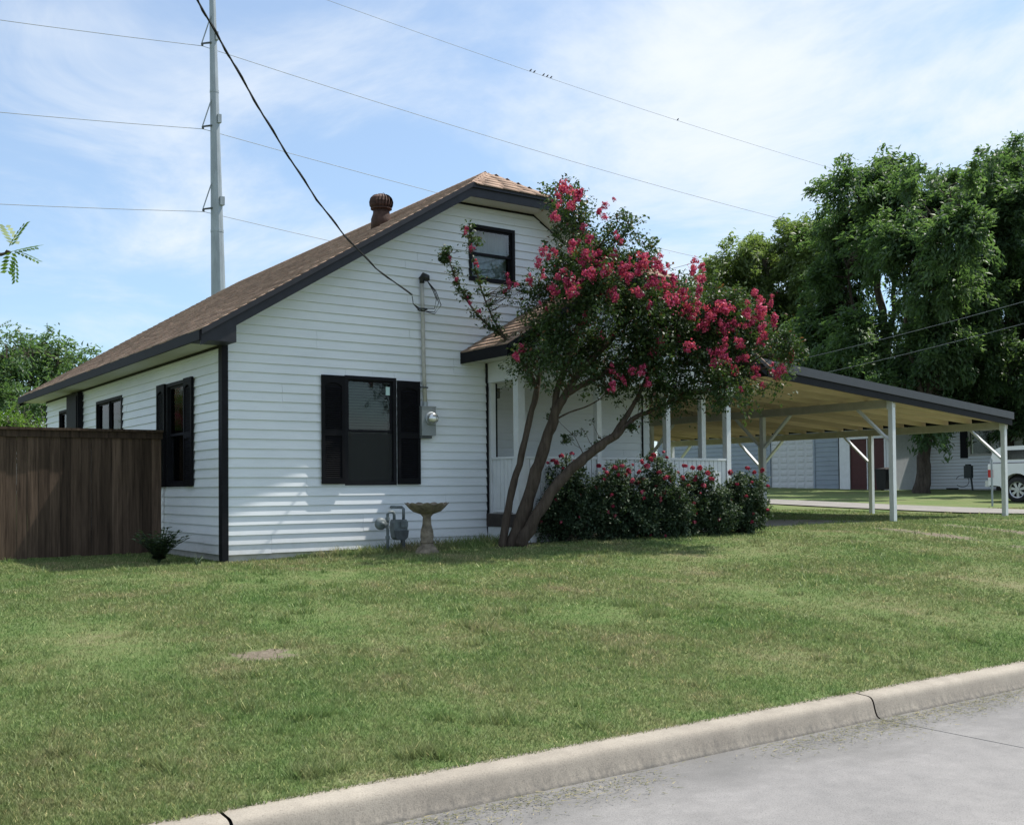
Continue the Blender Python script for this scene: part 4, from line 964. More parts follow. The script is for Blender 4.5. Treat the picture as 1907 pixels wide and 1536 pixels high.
# ------------------------------------------------------------------ plants
def leaf_cloud(name, centres, radii, n, size, seed, mat, parent, clumps=9, spread=0.34, aspect=0.5, shell=0.45, flat=0.0, weights=None, tonef=None, droop=0.25, tail=0.0, spray=0.0, lat=0.0):
    """many small leaf faces gathered in clumps through ellipsoidal lobes"""
    r = np.random.default_rng(seed); C = np.array(centres, float); Rd = np.array(radii, float)
    if Rd.ndim == 1: Rd = np.repeat(Rd[:, None], 3, 1)
    vol = Rd.prod(1)**0.75 if weights is None else np.array(weights, float)
    p = vol/vol.sum(); nc = max(len(C), int(clumps*len(C)))
    li = r.choice(len(C), nc, p=p); d = r.normal(size=(nc, 3)); d /= np.linalg.norm(d, axis=1, keepdims=True)
    rr = (shell+(1-shell)*r.random((nc, 1)))*r.random((nc, 1))**0.25
    cc = C[li]+d*rr*Rd[li]; cr = Rd[li].mean(1)*spread*(0.6+0.8*r.random(nc)); cden = 0.35+r.random(nc)**1.5
    ci = r.choice(nc, n, p=cden/cden.sum())
    o = r.normal(size=(n, 3))*0.55*(1+tail*r.exponential(1.0, (n, 1))); o[:, 2] *= 0.75
    P = cc[ci]+o*cr[ci][:, None]
    axd = d*0.75+r.normal(size=(nc, 3))*0.55+np.array((0, 0, 0.10)); axd /= np.linalg.norm(axd, axis=1, keepdims=True)
    if spray > 0:                                       # leaves strung along outward twigs that bend over at the tip
        ln_ = spray*(0.55+0.9*r.random(nc)); q = r.random(n)**0.8
        P = cc[ci]+axd[ci]*(q*ln_[ci])[:, None]+r.normal(size=(n, 3))*(lat*(1.15-0.6*q))[:, None]
        P[:, 2] -= 0.35*ln_[ci]*q**2
    a = r.random(n)*2*np.pi; tilt = r.normal(0, 0.5, n)-droop
    ax = np.stack([np.cos(a)*np.cos(tilt), np.sin(a)*np.cos(tilt), np.sin(tilt)], 1)
    if spray > 0: ax = ax*0.75+axd[ci]*0.7; ax /= np.linalg.norm(ax, axis=1, keepdims=True)
    nr = np.stack([r.normal(0, 0.55, n), r.normal(0, 0.55, n), np.ones(n)], 1); sd_ = np.cross(ax, nr); sd_ /= np.linalg.norm(sd_, axis=1, keepdims=True)
    nn = np.cross(sd_, ax)
    s = size*(0.6+0.8*r.random(n))[:, None]; w = s*aspect*0.5
    tip = P+ax*s*0.5-nn*s*0.06; base = P-ax*s*0.5; l1 = P+sd_*w+nn*s*0.10; l2 = P-sd_*w+nn*s*0.10
    V = np.stack([base, l1, tip, l2], 1).reshape(-1, 3)
    tn = np.clip(0.45*r.random(n)+0.45*r.random(nc)[ci]+0.08, 0, 0.93) if tonef is None else tonef(r, P, ci, nc)
    F = np.arange(4*n).reshape(-1, 4); me = fastmesh(name, V, F, tn)
    ob = link(name, me, mat, parent); ob['kind'] = 'stuff'; return ob, cc
def twigs(name, src, cc, mat, parent, r0, r1, seed, count=None, bend=0.25):
    """thin branches from the nearest point of src polylines out to clump centres"""
    r = np.random.default_rng(seed); S_ = np.array(src); b = MB()
    idx = r.permutation(len(cc))[:count] if count else range(len(cc))
    for i in idx:
        t = cc[i]; d = np.linalg.norm((S_-t)*np.array((1, 1, 1.0))+np.array((0, 0, 0.0)), axis=1)+0.6*np.clip(S_[:, 2]-t[2], 0, 9)
        q = S_[d.argmin()]; L_ = np.linalg.norm(t-q)
        m1 = q+(t-q)*0.35+r.normal(0, 0.06, 3)*L_+np.array((0, 0, bend*0.12*L_)); m2 = q+(t-q)*0.7+r.normal(0, 0.05, 3)*L_+np.array((0, 0, bend*0.10*L_))
        b.tube([q, m1, m2, t], [r0, r0*0.75, r0*0.5, r1], 5, cap=False)
    return stuff(b.build(name, mat, parent, True))
def limb(name, pts, radii, mat, parent, n=9, sub=5, wob=0.0, seed=0):
    """smooth tapered limb through given points; returns sampled centre line"""
    P = [np.array(p, float) for p in pts]; out = []; rad = []; r = np.random.default_rng(seed)
    for i in range(len(P)-1):
        p0 = P[max(i-1, 0)]; p1 = P[i]; p2 = P[i+1]; p3 = P[min(i+2, len(P)-1)]
        for t in np.linspace(0, 1, sub, endpoint=False):
            out.append(0.5*((2*p1)+(p2-p0)*t+(2*p0-5*p1+4*p2-p3)*t*t+(3*p1-p0-3*p2+p3)*t**3)+r.normal(0, wob, 3)); rad.append(radii[i]*(1-t)+radii[i+1]*t)
    out.append(P[-1]); rad.append(radii[-1])
    rad = [q*(1+0.06*math.sin(i*1.7+seed)) for i, q in enumerate(rad)]
    b = MB(); b.tube(out, rad, n); b.build(name, mat, parent, True); return out

# --- crape myrtle in bloom
tb_ = np.array((3.76, -1.06)); tz = gz(*tb_)
crape = thing('crape_myrtle_tree', (tb_[0], tb_[1], tz), 'leaning multi-trunk tree with pink blossom in front of the porch', 'tree')
Bk = M['bark']
l0 = limb('trunk', [at(936, 1022, 15.15), at(946, 950, 15.2), at(966, 865, 15.3), at(984, 790, 15.35), at(1000, 725, 15.4), at(1014, 655, 15.5), at(1030, 600, 15.6)], [0.068, 0.056, 0.050, 0.046, 0.043, 0.030, 0.018], Bk, crape, wob=0.006, seed=1)
l1 = limb('trunk', [at(955, 1024, 15.2), at(985, 925, 15.2), at(1008, 850, 15.25), at(1030, 785, 15.3), at(1052, 735, 15.3), at(1092, 680, 15.4), at(1140, 630, 15.5), at(1180, 560, 15.6)], [0.120, 0.092, 0.085, 0.076, 0.058, 0.044, 0.032, 0.016], Bk, crape, 11, wob=0.008, seed=2)
l2 = limb('trunk', [at(968, 1016, 15.1), at(1000, 958, 15.05), at(1042, 898, 15.1), at(1090, 852, 15.2), at(1138, 816, 15.3), at(1178, 782, 15.5), at(1222, 760, 15.7), at(1290, 735, 15.9), at(1370, 700, 16.1)], [0.100, 0.082, 0.076, 0.073, 0.062, 0.038, 0.030, 0.023, 0.012], Bk, crape, 11, wob=0.008, seed=3)
l3 = limb('limb', [at(1000, 725, 15.4), at(985, 690, 15.35), at(962, 652, 15.3), at(932, 622, 15.25), at(902, 600, 15.2), at(862, 545, 15.2), at(838, 490, 15.2), at(832, 462, 15.2)], [0.040, 0.030, 0.024, 0.020, 0.016, 0.012, 0.008, 0.004], Bk, crape, 7, wob=0.004, seed=4)
l4 = limb('limb', [at(940, 628, 15.25), at(917, 590, 15.2), at(897, 540, 15.2), at(882, 485, 15.2), at(868, 425, 15.2)], [0.016, 0.013, 0.011, 0.008, 0.004], Bk, crape, 6, wob=0.004, seed=5)
l5 = limb('limb', [at(1031, 785, 15.3), at(1038, 725, 15.35), at(1058, 670, 15.4), at(1078, 590, 15.5), at(1078, 500, 15.6), at(1060, 400, 15.6)], [0.06, 0.045, 0.04, 0.03, 0.022, 0.008], Bk, crape, 8, wob=0.006, seed=6)
l6 = limb('limb', [at(1055, 733, 15.3), at(1112, 702, 15.4), at(1180, 662, 15.5), at(1262, 632, 15.7), at(1345, 610, 15.9), at(1420, 590, 16.1)], [0.05, 0.038, 0.032, 0.026, 0.018, 0.008], Bk, crape, 8, wob=0.006, seed=7)
l7 = limb('limb', [at(1140, 815, 15.3), at(1178, 757, 15.5), at(1200, 712, 15.6), at(1225, 650, 15.7), at(1270, 580, 15.8)], [0.05, 0.034, 0.028, 0.022, 0.01], Bk, crape, 8, wob=0.005, seed=8)
l8 = limb('limb', [at(1031, 783, 15.3), at(1060, 768, 15.28), at(1092, 757, 15.25), at(1118, 742, 15.2), at(1128, 728, 15.2), at(1124, 706, 15.2)], [0.016, 0.012, 0.010, 0.009, 0.008, 0.005], Bk, crape, 6, seed=9)
lob = [(1048, 372, 40), (1068, 420, 48), (1108, 440, 45), (1150, 452, 38), (1058, 500, 66), (1118, 500, 62), (1190, 508, 60), (1012, 545, 42), (1090, 570, 80), (1170, 590, 84), (1250, 590, 80), (1285, 528, 34), (1330, 590, 74), (1390, 620, 70), (1430, 655, 44), (1032, 640, 60), (1110, 650, 76), (1200, 660, 78), (1290, 660, 78), (1365, 690, 56), (1000, 690, 34), (1060, 700, 36), (1240, 718, 54), (1320, 725, 50), (1385, 735, 26), (1160, 700, 50), (1440, 690, 22), (985, 655, 30), (1258, 742, 36), (1330, 745, 26), (1392, 742, 18), (1012, 662, 38), (975, 688, 24), (1205, 738, 32), (1118, 722, 30), (1010, 610, 36), (1440, 720, 14)]
def lobes(L, d0, slope, x0, dmax=0.0):
    C, Rr = [], []
    for (px, py, r) in L:
        d = d0+slope*(px-x0); C.append(at(px, py, d)); Rr.append((r*d/FOC,)*3)
    return C, Rr
LC, LR = lobes([(a_, c_-6, r_*0.82) for a_, c_, r_ in lob], 15.25, 0.0016, 1000)
_r = np.random.default_rng(77); LC = [c+_F*_r.normal(-0.15, 0.40) for c in LC]
def crape_tone(r, P, ci, nc):
    t = np.clip(0.45*r.random(len(P))+0.40*r.random(nc)[ci]+0.05, 0, 0.90); t[r.random(len(P)) > 0.955] = 1.0; return t
_, cc = leaf_cloud('crown', LC, LR, 60000, 0.056, 71, M['leaf_crape'], crape, clumps=64, spread=0.26, aspect=0.55, shell=0.1, spray=0.24, lat=0.062, tonef=crape_tone)
twigs('twigs', l0[15:]+l1[18:]+l2[22:]+l5[8:]+l6+l7, cc, Bk, crape, 0.012, 0.003, 72, 330)
# sparse outlying sprays
spray = [p for p in l3[12:]]+[p for p in l4[4:]]
spray += [at(x, y, 15.2) for x, y in ((925, 560), (940, 545), (950, 560), (930, 585), (855, 470), (826, 475), (885, 450), (960, 535), (975, 540))]
_, c2 = leaf_cloud('sparse_leaves', spray, [0.11]*len(spray), 2300, 0.05, 73, M['leaf_crape'], crape, clumps=3, spread=0.55, tonef=crape_tone)
low = [at(x, y, 15.35) for x, y in ((1025, 730), (1030, 770), (1085, 800), (1105, 790), (1160, 745), (1165, 780), (1175, 800), (1200, 780), (1060, 815), (1098, 850), (1120, 820), (1195, 735), (1230, 770))]
leaf_cloud('sucker_leaves', low, [0.13]*len(low), 900, 0.05, 74, M['leaf_crape'], crape, clumps=3, spread=0.5, tonef=crape_tone)
twigs('fine_twigs', l3[8:]+l4+l2[14:30], np.concatenate([c2, np.array(low)]), Bk, crape, 0.006, 0.002, 75)
def blossom_mesh(seed, n=230):
    r = np.random.default_rng(seed); d = r.normal(size=(n, 3)); d /= np.linalg.norm(d, axis=1, keepdims=True)
    k = r.integers(0, 6, n); sub = r.normal(size=(6, 3))*np.array((0.034, 0.034, 0.052)); P = sub[k]+d*(0.25+0.75*r.random((n, 1)))*(0.036+0.030*r.random(6))[k][:, None]
    P += (r.random((n, 1)) > 0.94)*r.normal(size=(n, 3))*0.04
    a = r.normal(size=(n, 3)); a /= np.linalg.norm(a, axis=1, keepdims=True); s_ = np.cross(a, d); s_ /= np.linalg.norm(s_, axis=1, keepdims=True); t = np.cross(s_, d)
    z = (0.009+0.011*r.random(n))[:, None]
    V = np.stack([P-s_*z, P-t*z+d*z*0.5, P+s_*z, P+t*z+d*z*0.5], 1).reshape(-1, 3)
    return fastmesh('blossom_cluster', V, np.arange(4*n).reshape(-1, 4), np.clip(r.random(n)*0.85+0.12, 0, 1))
BM = [blossom_mesh(s) for s in (1, 2, 3, 4, 5, 6, 7)]
fl = [(1048, 350, 1.1), (1078, 362, 1.2), (1062, 385, .8), (1035, 395, .7), (1052, 352, .8), (1066, 462, 1.1), (1090, 476, 1.3), (1115, 490, 1.2), (1132, 500, 1.3), (1003, 490, .8), (1052, 520, 1.2), (1028, 540, 1.1), (1078, 530, 1.3), (1100, 507, 1.1), (1118, 530, .9), (1160, 498, 1.2), (1200, 484, 1.2), (1228, 488, 1.2), (1186, 500, 1.0), (1240, 542, 1.2), (1270, 546, 1.3), (1292, 500, 1.2), (1302, 540, 1.0), (1342, 572, 1.3), (1322, 582, 1.2), (1358, 580, 1.2), (1410, 552, 1.1), (1420, 580, 1.2), (1400, 600, 1.0), (1442, 592, 1.0), (1346, 612, 1.2), (1362, 682, 1.3), (1340, 660, 1.1), (1225, 647, 1.3), (1282, 643, 1.2), (1440, 692, 1.2), (1474, 660, 1.1), (1455, 690, 1.1), (1330, 670, 1.1), (1010, 470, .8), (1420, 632, .9), (1310, 606, 1.0), (1282, 570, 1.2), (1216, 522, 1.1), (1378, 640, .8), (1393, 575, .9), (1255, 560, 1.1), (1300, 572, .9), (1366, 604, 1.0), (1142, 475, 1.0), (1172, 515, 1.0), (1066, 545, 1.0), (1040, 510, .8), (1098, 445, .8), (1120, 400, .8), (1125, 382, .7), (1150, 440, .7), (960, 662, .8), (972, 650, .8), (945, 520, .7), (1160, 600, .8), (1100, 600, .6), (1140, 620, .6), (1236, 505, .9), (1210, 565, .8), (1190, 545, .8), (1146, 545, .9), (1310, 520, .7), (1350, 640, .9), (1390, 665, .8), (1140, 690, .8), (1160, 705, .8), (1195, 690, .8), (1205, 710, .7), (1410, 690, .8), (1140, 720, .8), (1175, 690, .6), (1065, 620, .6), (1020, 575, .8), (1085, 600, .6), (1010, 510, .6), (1030, 470, .6), (868, 430, .5), (878, 462, .55), (886, 490, .5), (838, 480, .4), (850, 520, .4), (872, 560, .45), (895, 580, .4), (945, 540, .6), (960, 530, .5), (985, 520, .7), (1255, 520, .9), (1290, 590, .7), (1438, 560, .7), (1090, 425, .7), (1380, 725, .5), (1420, 715, .6)]
fl += [(px+rnd.uniform(-24, 24), py+rnd.uniform(-18, 18), s_*rnd.uniform(0.45, 0.85)) for (px, py, s_) in fl if px > 990 and py < 700 and rnd.random() < 0.5]
for i, (px, py, s_) in enumerate(fl):
    d = 15.05+0.0014*(px-1000)-0.75*rnd.random()-0.10-(0.28 if py < 565 else 0)
    if px < 960: d = 15.15
    o = stuff(link('blossom_cluster', BM[i % 7], M['flower'], crape)); o.location = tuple(at(px, py, d)); s2 = s_*rnd.uniform(0.78, 1.02); o.scale = (s2, s2, s2*rnd.uniform(0.8, 1.25)); o.rotation_euler = (rnd.uniform(-0.5, 0.5), rnd.uniform(-0.5, 0.5), rnd.uniform(0, 6))

# --- rose bushes along the porch
def rose_mesh(seed, n=26):
    r = np.random.default_rng(seed); d = r.normal(size=(n, 3)); d[:, 2] = np.abs(d[:, 2])*0.8; d /= np.linalg.norm(d, axis=1, keepdims=True)
    P = d*0.028*(0.4+0.6*r.random((n, 1))); a = r.normal(size=(n, 3)); s_ = np.cross(a, d); s_ /= np.linalg.norm(s_, axis=1, keepdims=True); t = np.cross(s_, d); z = (0.014+0.012*r.random(n))[:, None]
    V = np.stack([P-s_*z, P-t*z+d*z*0.6, P+s_*z, P+t*z+d*z*0.6], 1).reshape(-1, 3)
    return fastmesh('rose', V, np.arange(4*n).reshape(-1, 4), r.random(n))
RM = [rose_mesh(s) for s in (1, 2, 3)]
bush = [(1056, 'dark leafy rose bush right behind the leaning trunks', [(1056, 900, 42), (1045, 945, 45), (1075, 930, 40), (1050, 975, 34), (1060, 862, 16)], [(1030, 858), (1045, 850), (1065, 845), (1020, 862), (1036, 862), (1072, 862)], 15.85),
        (1140, 'rose bush with red flowers, second along the porch', [(1140, 905, 44), (1130, 945, 44), (1160, 950, 42), (1140, 980, 32), (1150, 870, 22)], [(1115, 868), (1145, 872), (1130, 882), (1152, 884), (1125, 893), (1170, 878), (1158, 868), (1110, 908), (1178, 895)], 16.1),
        (1212, 'tall rose bush under the porch post, most red flowers', [(1215, 900, 42), (1205, 945, 44), (1232, 950, 40), (1215, 980, 30), (1222, 860, 20)], [(1190, 880), (1195, 860), (1218, 848), (1236, 842), (1242, 852), (1205, 868), (1198, 892), (1228, 880), (1222, 905), (1240, 890), (1188, 900), (1212, 855)], 16.4),
        (1290, 'rose bush below the last porch rail section', [(1288, 915, 38), (1280, 950, 42), (1305, 950, 36), (1290, 978, 28)], [(1275, 868), (1290, 872), (1303, 872), (1262, 880), (1318, 882), (1270, 890), (1296, 888), (1310, 905), (1282, 905), (1325, 892)], 16.8),
        (1384, 'dense dark rounded bush beside the carport post', [(1385, 905, 42), (1370, 935, 44), (1398, 945, 38), (1382, 965, 36), (1350, 930, 24)], [(1392, 872), (1405, 880), (1420, 876), (1430, 905), (1360, 880)], 17.3)]
for i, (bxp, lab, L_, fls, dep) in enumerate(bush):
    L_ = [(a_, c_+6, r_*1.0) for a_, c_, r_ in L_]+([(bxp+44, 955, 40), (bxp-34, 962, 36), (bxp+36, 915, 30), (bxp+12, 878+8*(i % 2), 14)] if i < 4 else [(bxp-38, 955, 34)]); C, Rr = lobes(L_, dep, 0, 0); base = at(bxp, 990, dep); g = gz(base[0], base[1]); t = thing('rose_bush', (base[0], base[1], g), lab, 'bush', 'bushes along the porch')
    _, cc = leaf_cloud('foliage', C, Rr, 19000, 0.045, 90+i, M['leaf_rose'], t, clumps=40, spread=0.36, aspect=0.6, shell=0.2, spray=0.20, lat=0.05)
    st = []
    for k in range(7):
        e = C[k % len(C)]+np.random.default_rng(k+i*9).normal(0, 0.12, 3); q = np.array((base[0]+rnd.uniform(-0.1, 0.1), base[1]+rnd.uniform(-0.1, 0.1), g-0.03))
        b = MB(); b.tube([q, q*0.5+e*0.5+np.array((rnd.uniform(-.05, .05), 0, 0.05)), e], [0.012, 0.009, 0.004], 5); b.build('stem', M['bark_dark'], t)
    for (px, py) in fls:
        o = link('rose', RM[rnd.randrange(3)], M['rosepetal'], t); o.location = tuple(at(px, py, dep-0.25-0.15*rnd.random())); s_ = rnd.uniform(0.7, 1.35); o.scale = (s_,)*3; o.rotation_euler = (rnd.uniform(-1, 0.5), rnd.uniform(-0.7, 0.7), rnd.uniform(0, 6))
    for k in range(11):
        j = rnd.randrange(len(L_)); px, py, r = L_[j]; o = link('rose', RM[rnd.randrange(3)], M['rosepetal'], t); o.location = tuple(at(px+rnd.uniform(-r, r), py+rnd.uniform(-r, 0.6*r), dep-r*dep/FOC*0.9)); s_ = rnd.uniform(0.5, 1.0); o.scale = (s_,)*3; o.rotation_euler = (rnd.uniform(-1, 1), rnd.uniform(-1, 1), 0)

# --- leafy weed by the fence and tiny one by the corner
def weed(px, py, dep, h, n, label, seed):
    base = at(px, py, dep); g = gz(base[0], base[1]); t = thing('leafy_weed', (base[0], base[1], g), label, 'plant'); r = random.Random(seed)
    for k in range(n):
        a = r.uniform(0, 6.28); hh = h*r.uniform(0.55, 1.0); out = hh*r.uniform(0.2, 1.0); b = MB(); q = np.array((base[0], base[1], g-0.01)); pts = [q+np.array((math.cos(a)*out*s_**1.4, math.sin(a)*out*s_**1.4, hh*(s_-0.25*s_*s_*out/h))) for s_ in np.linspace(0, 1, 6)]
        b.tube(pts, [0.004]*6, 4, cap=False); sd_ = np.array((-math.sin(a), math.cos(a), 0))
        for j in range(1, 6):
            for sg in (-1, 1):
                p = pts[j]; e = p+sd_*sg*0.085*h/0.5*(1.15-0.1*j)+np.array((math.cos(a)*0.03, math.sin(a)*0.03, 0.02)); m_ = (p+e)/2; w_ = np.array((math.cos(a), math.sin(a), 0.2))*0.034*h/0.5
                b.poly([p, m_+w_, e, m_-w_])
        o = b.build('frond', M['leaf_rose'], t); at_ = o.data.attributes.new('tone', 'FLOAT', 'FACE'); at_.data.foreach_set('value', [0.25+0.6*r.random() for _ in o.data.polygons])
weed(296, 1042, 13.9, 0.50, 70, 'dark leafy weed at the foot of the fence', 3)
weed(366, 1030, 13.4, 0.16, 5, 'tiny weed sprouting against the side wall near the corner', 4)

# --- background trees
def big_tree(name, label, cat, trunk_px, dep, L_, n, size, mat, seed, rt=0.3, group=None, forks=None, clumps=44, spread=0.25, nt=260, dslope=0.0, deep=4.0):
    base = at(trunk_px[0], trunk_px[1], dep); g = gz(base[0], base[1]); base = np.array((base[0], base[1], g)); t = thing(name, base, label, cat, group)
    C, Rr = [], []
    r = np.random.default_rng(seed)
    for (px, py, rad) in L_:
        d = dep+r.normal(0, 0.6*deep); q = 0.76*rad*d/FOC; C.append(at(px, py, d)); Rr.append((q, q, q*0.9))
    _, cc = leaf_cloud('crown', C, Rr, n, size, seed, mat, t, clumps=clumps, spread=spread, aspect=0.36, shell=0.25, droop=0.40, spray=0.021*dep if dep > 36 else 0.4, lat=0.0042*dep)
    top = np.mean([c for c in C], axis=0); src = []
    f = forks or [[(trunk_px[0], trunk_px[1]), (trunk_px[0]+4, (trunk_px[1]+L_[0][1])/2), (L_[0][0], L_[0][1])]]
    for j, path in enumerate(f):
        pts = [at(px, py, dep) for px, py in path]
        if j == 0: pts[0] = base-np.array((0, 0, 0.15))
        rads = np.linspace(rt*(1.0 if j == 0 else 0.5), rt*(0.22 if j == 0 else 0.12), len(pts)); rads[0] *= 1.25 if j == 0 else 1
        src += limb('trunk' if j == 0 else 'limb', pts, list(rads), M['bark_dark'], t, 9, 5, 0.03, seed+j)
    twigs('twigs', src[5:], cc, M['bark_dark'], t, rt*0.10, 0.012, seed+5, nt)
    return t
big_tree('pecan_tree', 'large dark pecan with thick trunk between carport posts', 'tree', (1717, 915), 44, [(1735, 400, 74), (1690, 450, 68), (1780, 440, 70), (1750, 520, 84), (1708, 590, 44), (1800, 560, 78), (1750, 640, 80), (1830, 650, 80), (1680, 690, 70), (1770, 740, 66), (1640, 730, 50), (1850, 740, 60), (1740, 790, 36), (1792, 808, 22), (1700, 800, 20), (1690, 345, 40), (1760, 350, 36), (1800, 335, 22), (1745, 318, 18), (1712, 300, 14), (1790, 380, 30)], 88000, 0.235, M['leaf_pecan'], 201, 0.30,
         'tall pecan trees', [[(1717, 915), (1722, 850), (1727, 780), (1730, 680), (1740, 560), (1738, 420)], [(1727, 770), (1700, 680), (1685, 560), (1690, 430)], [(1729, 720), (1775, 640), (1800, 540), (1790, 430)]])
big_tree('pecan_tree', 'forked pecan with sky gaps left of the thick-trunked one', 'tree', (1650, 905), 52, [(1570, 350, 40), (1640, 330, 44), (1660, 375, 50), (1600, 410, 56), (1560, 450, 40), (1640, 450, 60), (1590, 490, 54), (1560, 560, 52), (1600, 620, 58), (1540, 640, 60), (1620, 700, 60), (1560, 700, 50), (1572, 322, 18), (1648, 302, 20), (1625, 345, 24), (1545, 425, 22), (1530, 520, 34), (1528, 600, 44)], 66000, 0.26, M['leaf_pecan'], 211, 0.32,
         'tall pecan trees', [[(1650, 905), (1655, 760), (1650, 640), (1636, 540), (1628, 440), (1620, 360)], [(1650, 640), (1665, 560), (1660, 470), (1655, 380)], [(1652, 690), (1600, 610), (1580, 500)]])
big_tree('pecan_tree', 'tallest pecan at the right edge of the picture', 'tree', (1875, 915), 47, [(1870, 300, 46), (1830, 350, 56), (1890, 370, 64), (1860, 440, 74), (1920, 440, 70), (1880, 530, 84), (1940, 560, 80), (1890, 630, 84), (1960, 680, 80), (1880, 720, 70), (1930, 330, 50), (1980, 450, 80), (1900, 780, 46), (1820, 400, 40), (1850, 288, 20), (1888, 280, 20), (1905, 300, 26), (1822, 318, 20), (1800, 360, 18)], 88000, 0.245, M['leaf_pecan'], 221, 0.34,
         'tall pecan trees', [[(1875, 915), (1878, 780), (1880, 640), (1872, 500), (1868, 330)], [(1879, 700), (1930, 600), (1950, 480)], [(1879, 640), (1845, 540), (1836, 400)]])
big_tree('pecan_tree', 'added pecan past the right edge, there to shade the far lawn', 'tree', (2080, 915), 40, [(2000, 420, 110), (2080, 400, 120), (2150, 480, 130), (2040, 560, 130), (2130, 640, 130), (1990, 660, 100)], 40000, 0.28, M['leaf_pecan'], 281, 0.32, 'tall pecan trees')  # tree added past the frame so its shade darkens the far lawn
big_tree('broadleaf_tree', 'paler broadleaf tree behind the pink blossom, further off', 'tree', (1430, 905), 64, [(1375, 480, 40), (1410, 470, 36), (1350, 520, 40), (1440, 500, 50), (1490, 440, 44), (1510, 490, 52), (1400, 560, 60), (1470, 580, 64), (1345, 590, 50), (1530, 420, 34), (1420, 640, 66), (1500, 650, 60), (1340, 660, 50), (1385, 720, 55), (1470, 720, 55), (1310, 520, 24), (1300, 600, 46)], 84000, 0.29, M['leaf_pale'], 231, 0.35, None, [[(1430, 905), (1432, 780), (1436, 660), (1440, 560), (1420, 480)], [(1434, 700), (1480, 600), (1500, 470)], [(1434, 720), (1380, 620), (1360, 520)]])
big_tree('understorey_tree', 'dark understorey tree closing the view above the carport roof', 'tree', (1570, 900), 66, [(1540, 740, 56), (1600, 760, 56), (1660, 750, 60), (1500, 780, 46), (1620, 820, 50), (1560, 810, 46), (1700, 800, 50), (1600, 690, 54), (1690, 700, 46)], 34000, 0.36, M['leaf_pecan'], 241, 0.3)
big_tree('understorey_tree', 'dark understorey tree behind the far white house', 'tree', (1830, 895), 64, [(1760, 760, 60), (1820, 780, 56), (1880, 760, 60), (1940, 780, 56), (1800, 700, 60), (1900, 690, 60), (1750, 680, 56), (1960, 720, 60)], 34000, 0.36, M['leaf_pecan'], 251, 0.3)
big_tree('hackberry_tree', 'open dark tree behind the fence at the left', 'tree', (45, 900), 40, [(25, 640, 26), (60, 665, 36), (95, 655, 28), (140, 668, 22), (30, 690, 36), (85, 705, 40), (125, 700, 28), (20, 745, 36), (70, 755, 38), (-30, 690, 50), (-40, 760, 50), (110, 745, 24)], 16000, 0.20, M['leaf_pecan'], 261, 0.16, None,
         [[(45, 900), (48, 800), (50, 740), (58, 690), (60, 640)], [(49, 760), (85, 710), (110, 670)], [(49, 770), (20, 710), (10, 640)]])
big_tree('bright_shrub', 'bright green shrub showing just over the fence', 'bush', (45, 890), 33, [(40, 795, 20), (15, 790, 20), (65, 800, 18), (90, 810, 16), (-20, 795, 26), (45, 825, 30)], 3500, 0.12, M['leaf_bright'], 271, 0.06)
# walnut just outside the frame; only the tips of two boughs reach into view
def walnut():
    root = at(-520, 960, 9.5); g = gz(root[0], root[1]); base = np.array((root[0], root[1], g)); t = thing('walnut_tree', base, 'leaf tips of a tree reaching in at the left edge', 'tree')
    top = base+np.array((0.2, 0.3, 3.4)); c1 = limb('trunk', [base-np.array((0, 0, 0.1)), base+np.array((0.05, 0.1, 1.6)), top, top+np.array((0.3, 0.2, 1.2))], [0.17, 0.14, 0.11, 0.07], M['bark_dark'], t, 9, 5, 0.01, 4)
    lv = []
    ends = [(at(20, 470, 9.2), 9.2), (at(-6, 610, 9.2), 9.2)]
    boughs = []
    for k, (e, d) in enumerate(ends):
        q = top+np.array((0, 0, -0.6 if k else 0.2)); boughs += limb('bough', [q, q*0.5+e*0.5+np.array((0, 0, 0.35)), e*0.9+q*0.1, e], [0.05, 0.035, 0.018, 0.009], M['bark_dark'], t, 6, 5, 0.01, 7+k)
    b = MB(); tones = []
    def frond(p, d, up, L_, n):
        d = d/np.linalg.norm(d); s_ = np.cross(d, up); s_ /= np.linalg.norm(s_); nu = np.cross(s_, d)
        for j in range(n):
            c = p+d*L_*(j+1)/n-nu*0.10*L_*((j+1)/n)**2
            for sg in (-1, 1):
                a = (s_*sg*0.8+d*0.45-nu*0.12); a /= np.linalg.norm(a); ll = L_*0.34*(1.1-0.4*abs(j/n-0.45)); w_ = np.cross(a, nu)*ll*0.24
                b.poly([c, c+a*ll*0.45+w_, c+a*ll, c+a*ll*0.45-w_]); tones.append(rnd.uniform(0.3, 0.95))
    e = ends[0][0]
    for (px, py, L_) in ((66, 452, 0.34), (60, 478, 0.30), (40, 415, 0.26), (30, 500, 0.26), (12, 418, 0.24), (14, 508, 0.24), (48, 462, 0.30)):
        q = at(px, py, 9.1+0.2*rnd.random()); st = e+(rnd.uniform(-.06, .06), 0, rnd.uniform(-.05, .05)); dd = q-st; frond(st, dd, np.array((0.1, -0.6, 1.0)), max(np.linalg.norm(dd)*0.95, 0.20), 6)
    e = ends[1][0]
    for (px, py) in ((12, 598), (6, 606), (-10, 590)):
        q = at(px, py, 9.2); frond(e, q-e, np.array((0.1, -0.6, 1.0)), 0.12, 5)
    o = b.build('leaves', M['leaf_bright'], t); a_ = o.data.attributes.new('tone', 'FLOAT', 'FACE'); a_.data.foreach_set('value', tones); stuff(o)
    C = [top+np.array(v) for v in ((0, 0, 1.6), (-1.0, 0.3, 1.2), (0.2, 1.0, 1.3), (-0.5, -0.9, 1.4), (-0.6, 0.2, 2.3))]
    leaf_cloud('crown', C, [(0.85, 0.85, 0.75)]*5, 7000, 0.11, 301, M['leaf_bright'], t, clumps=14, spread=0.4)
walnut()

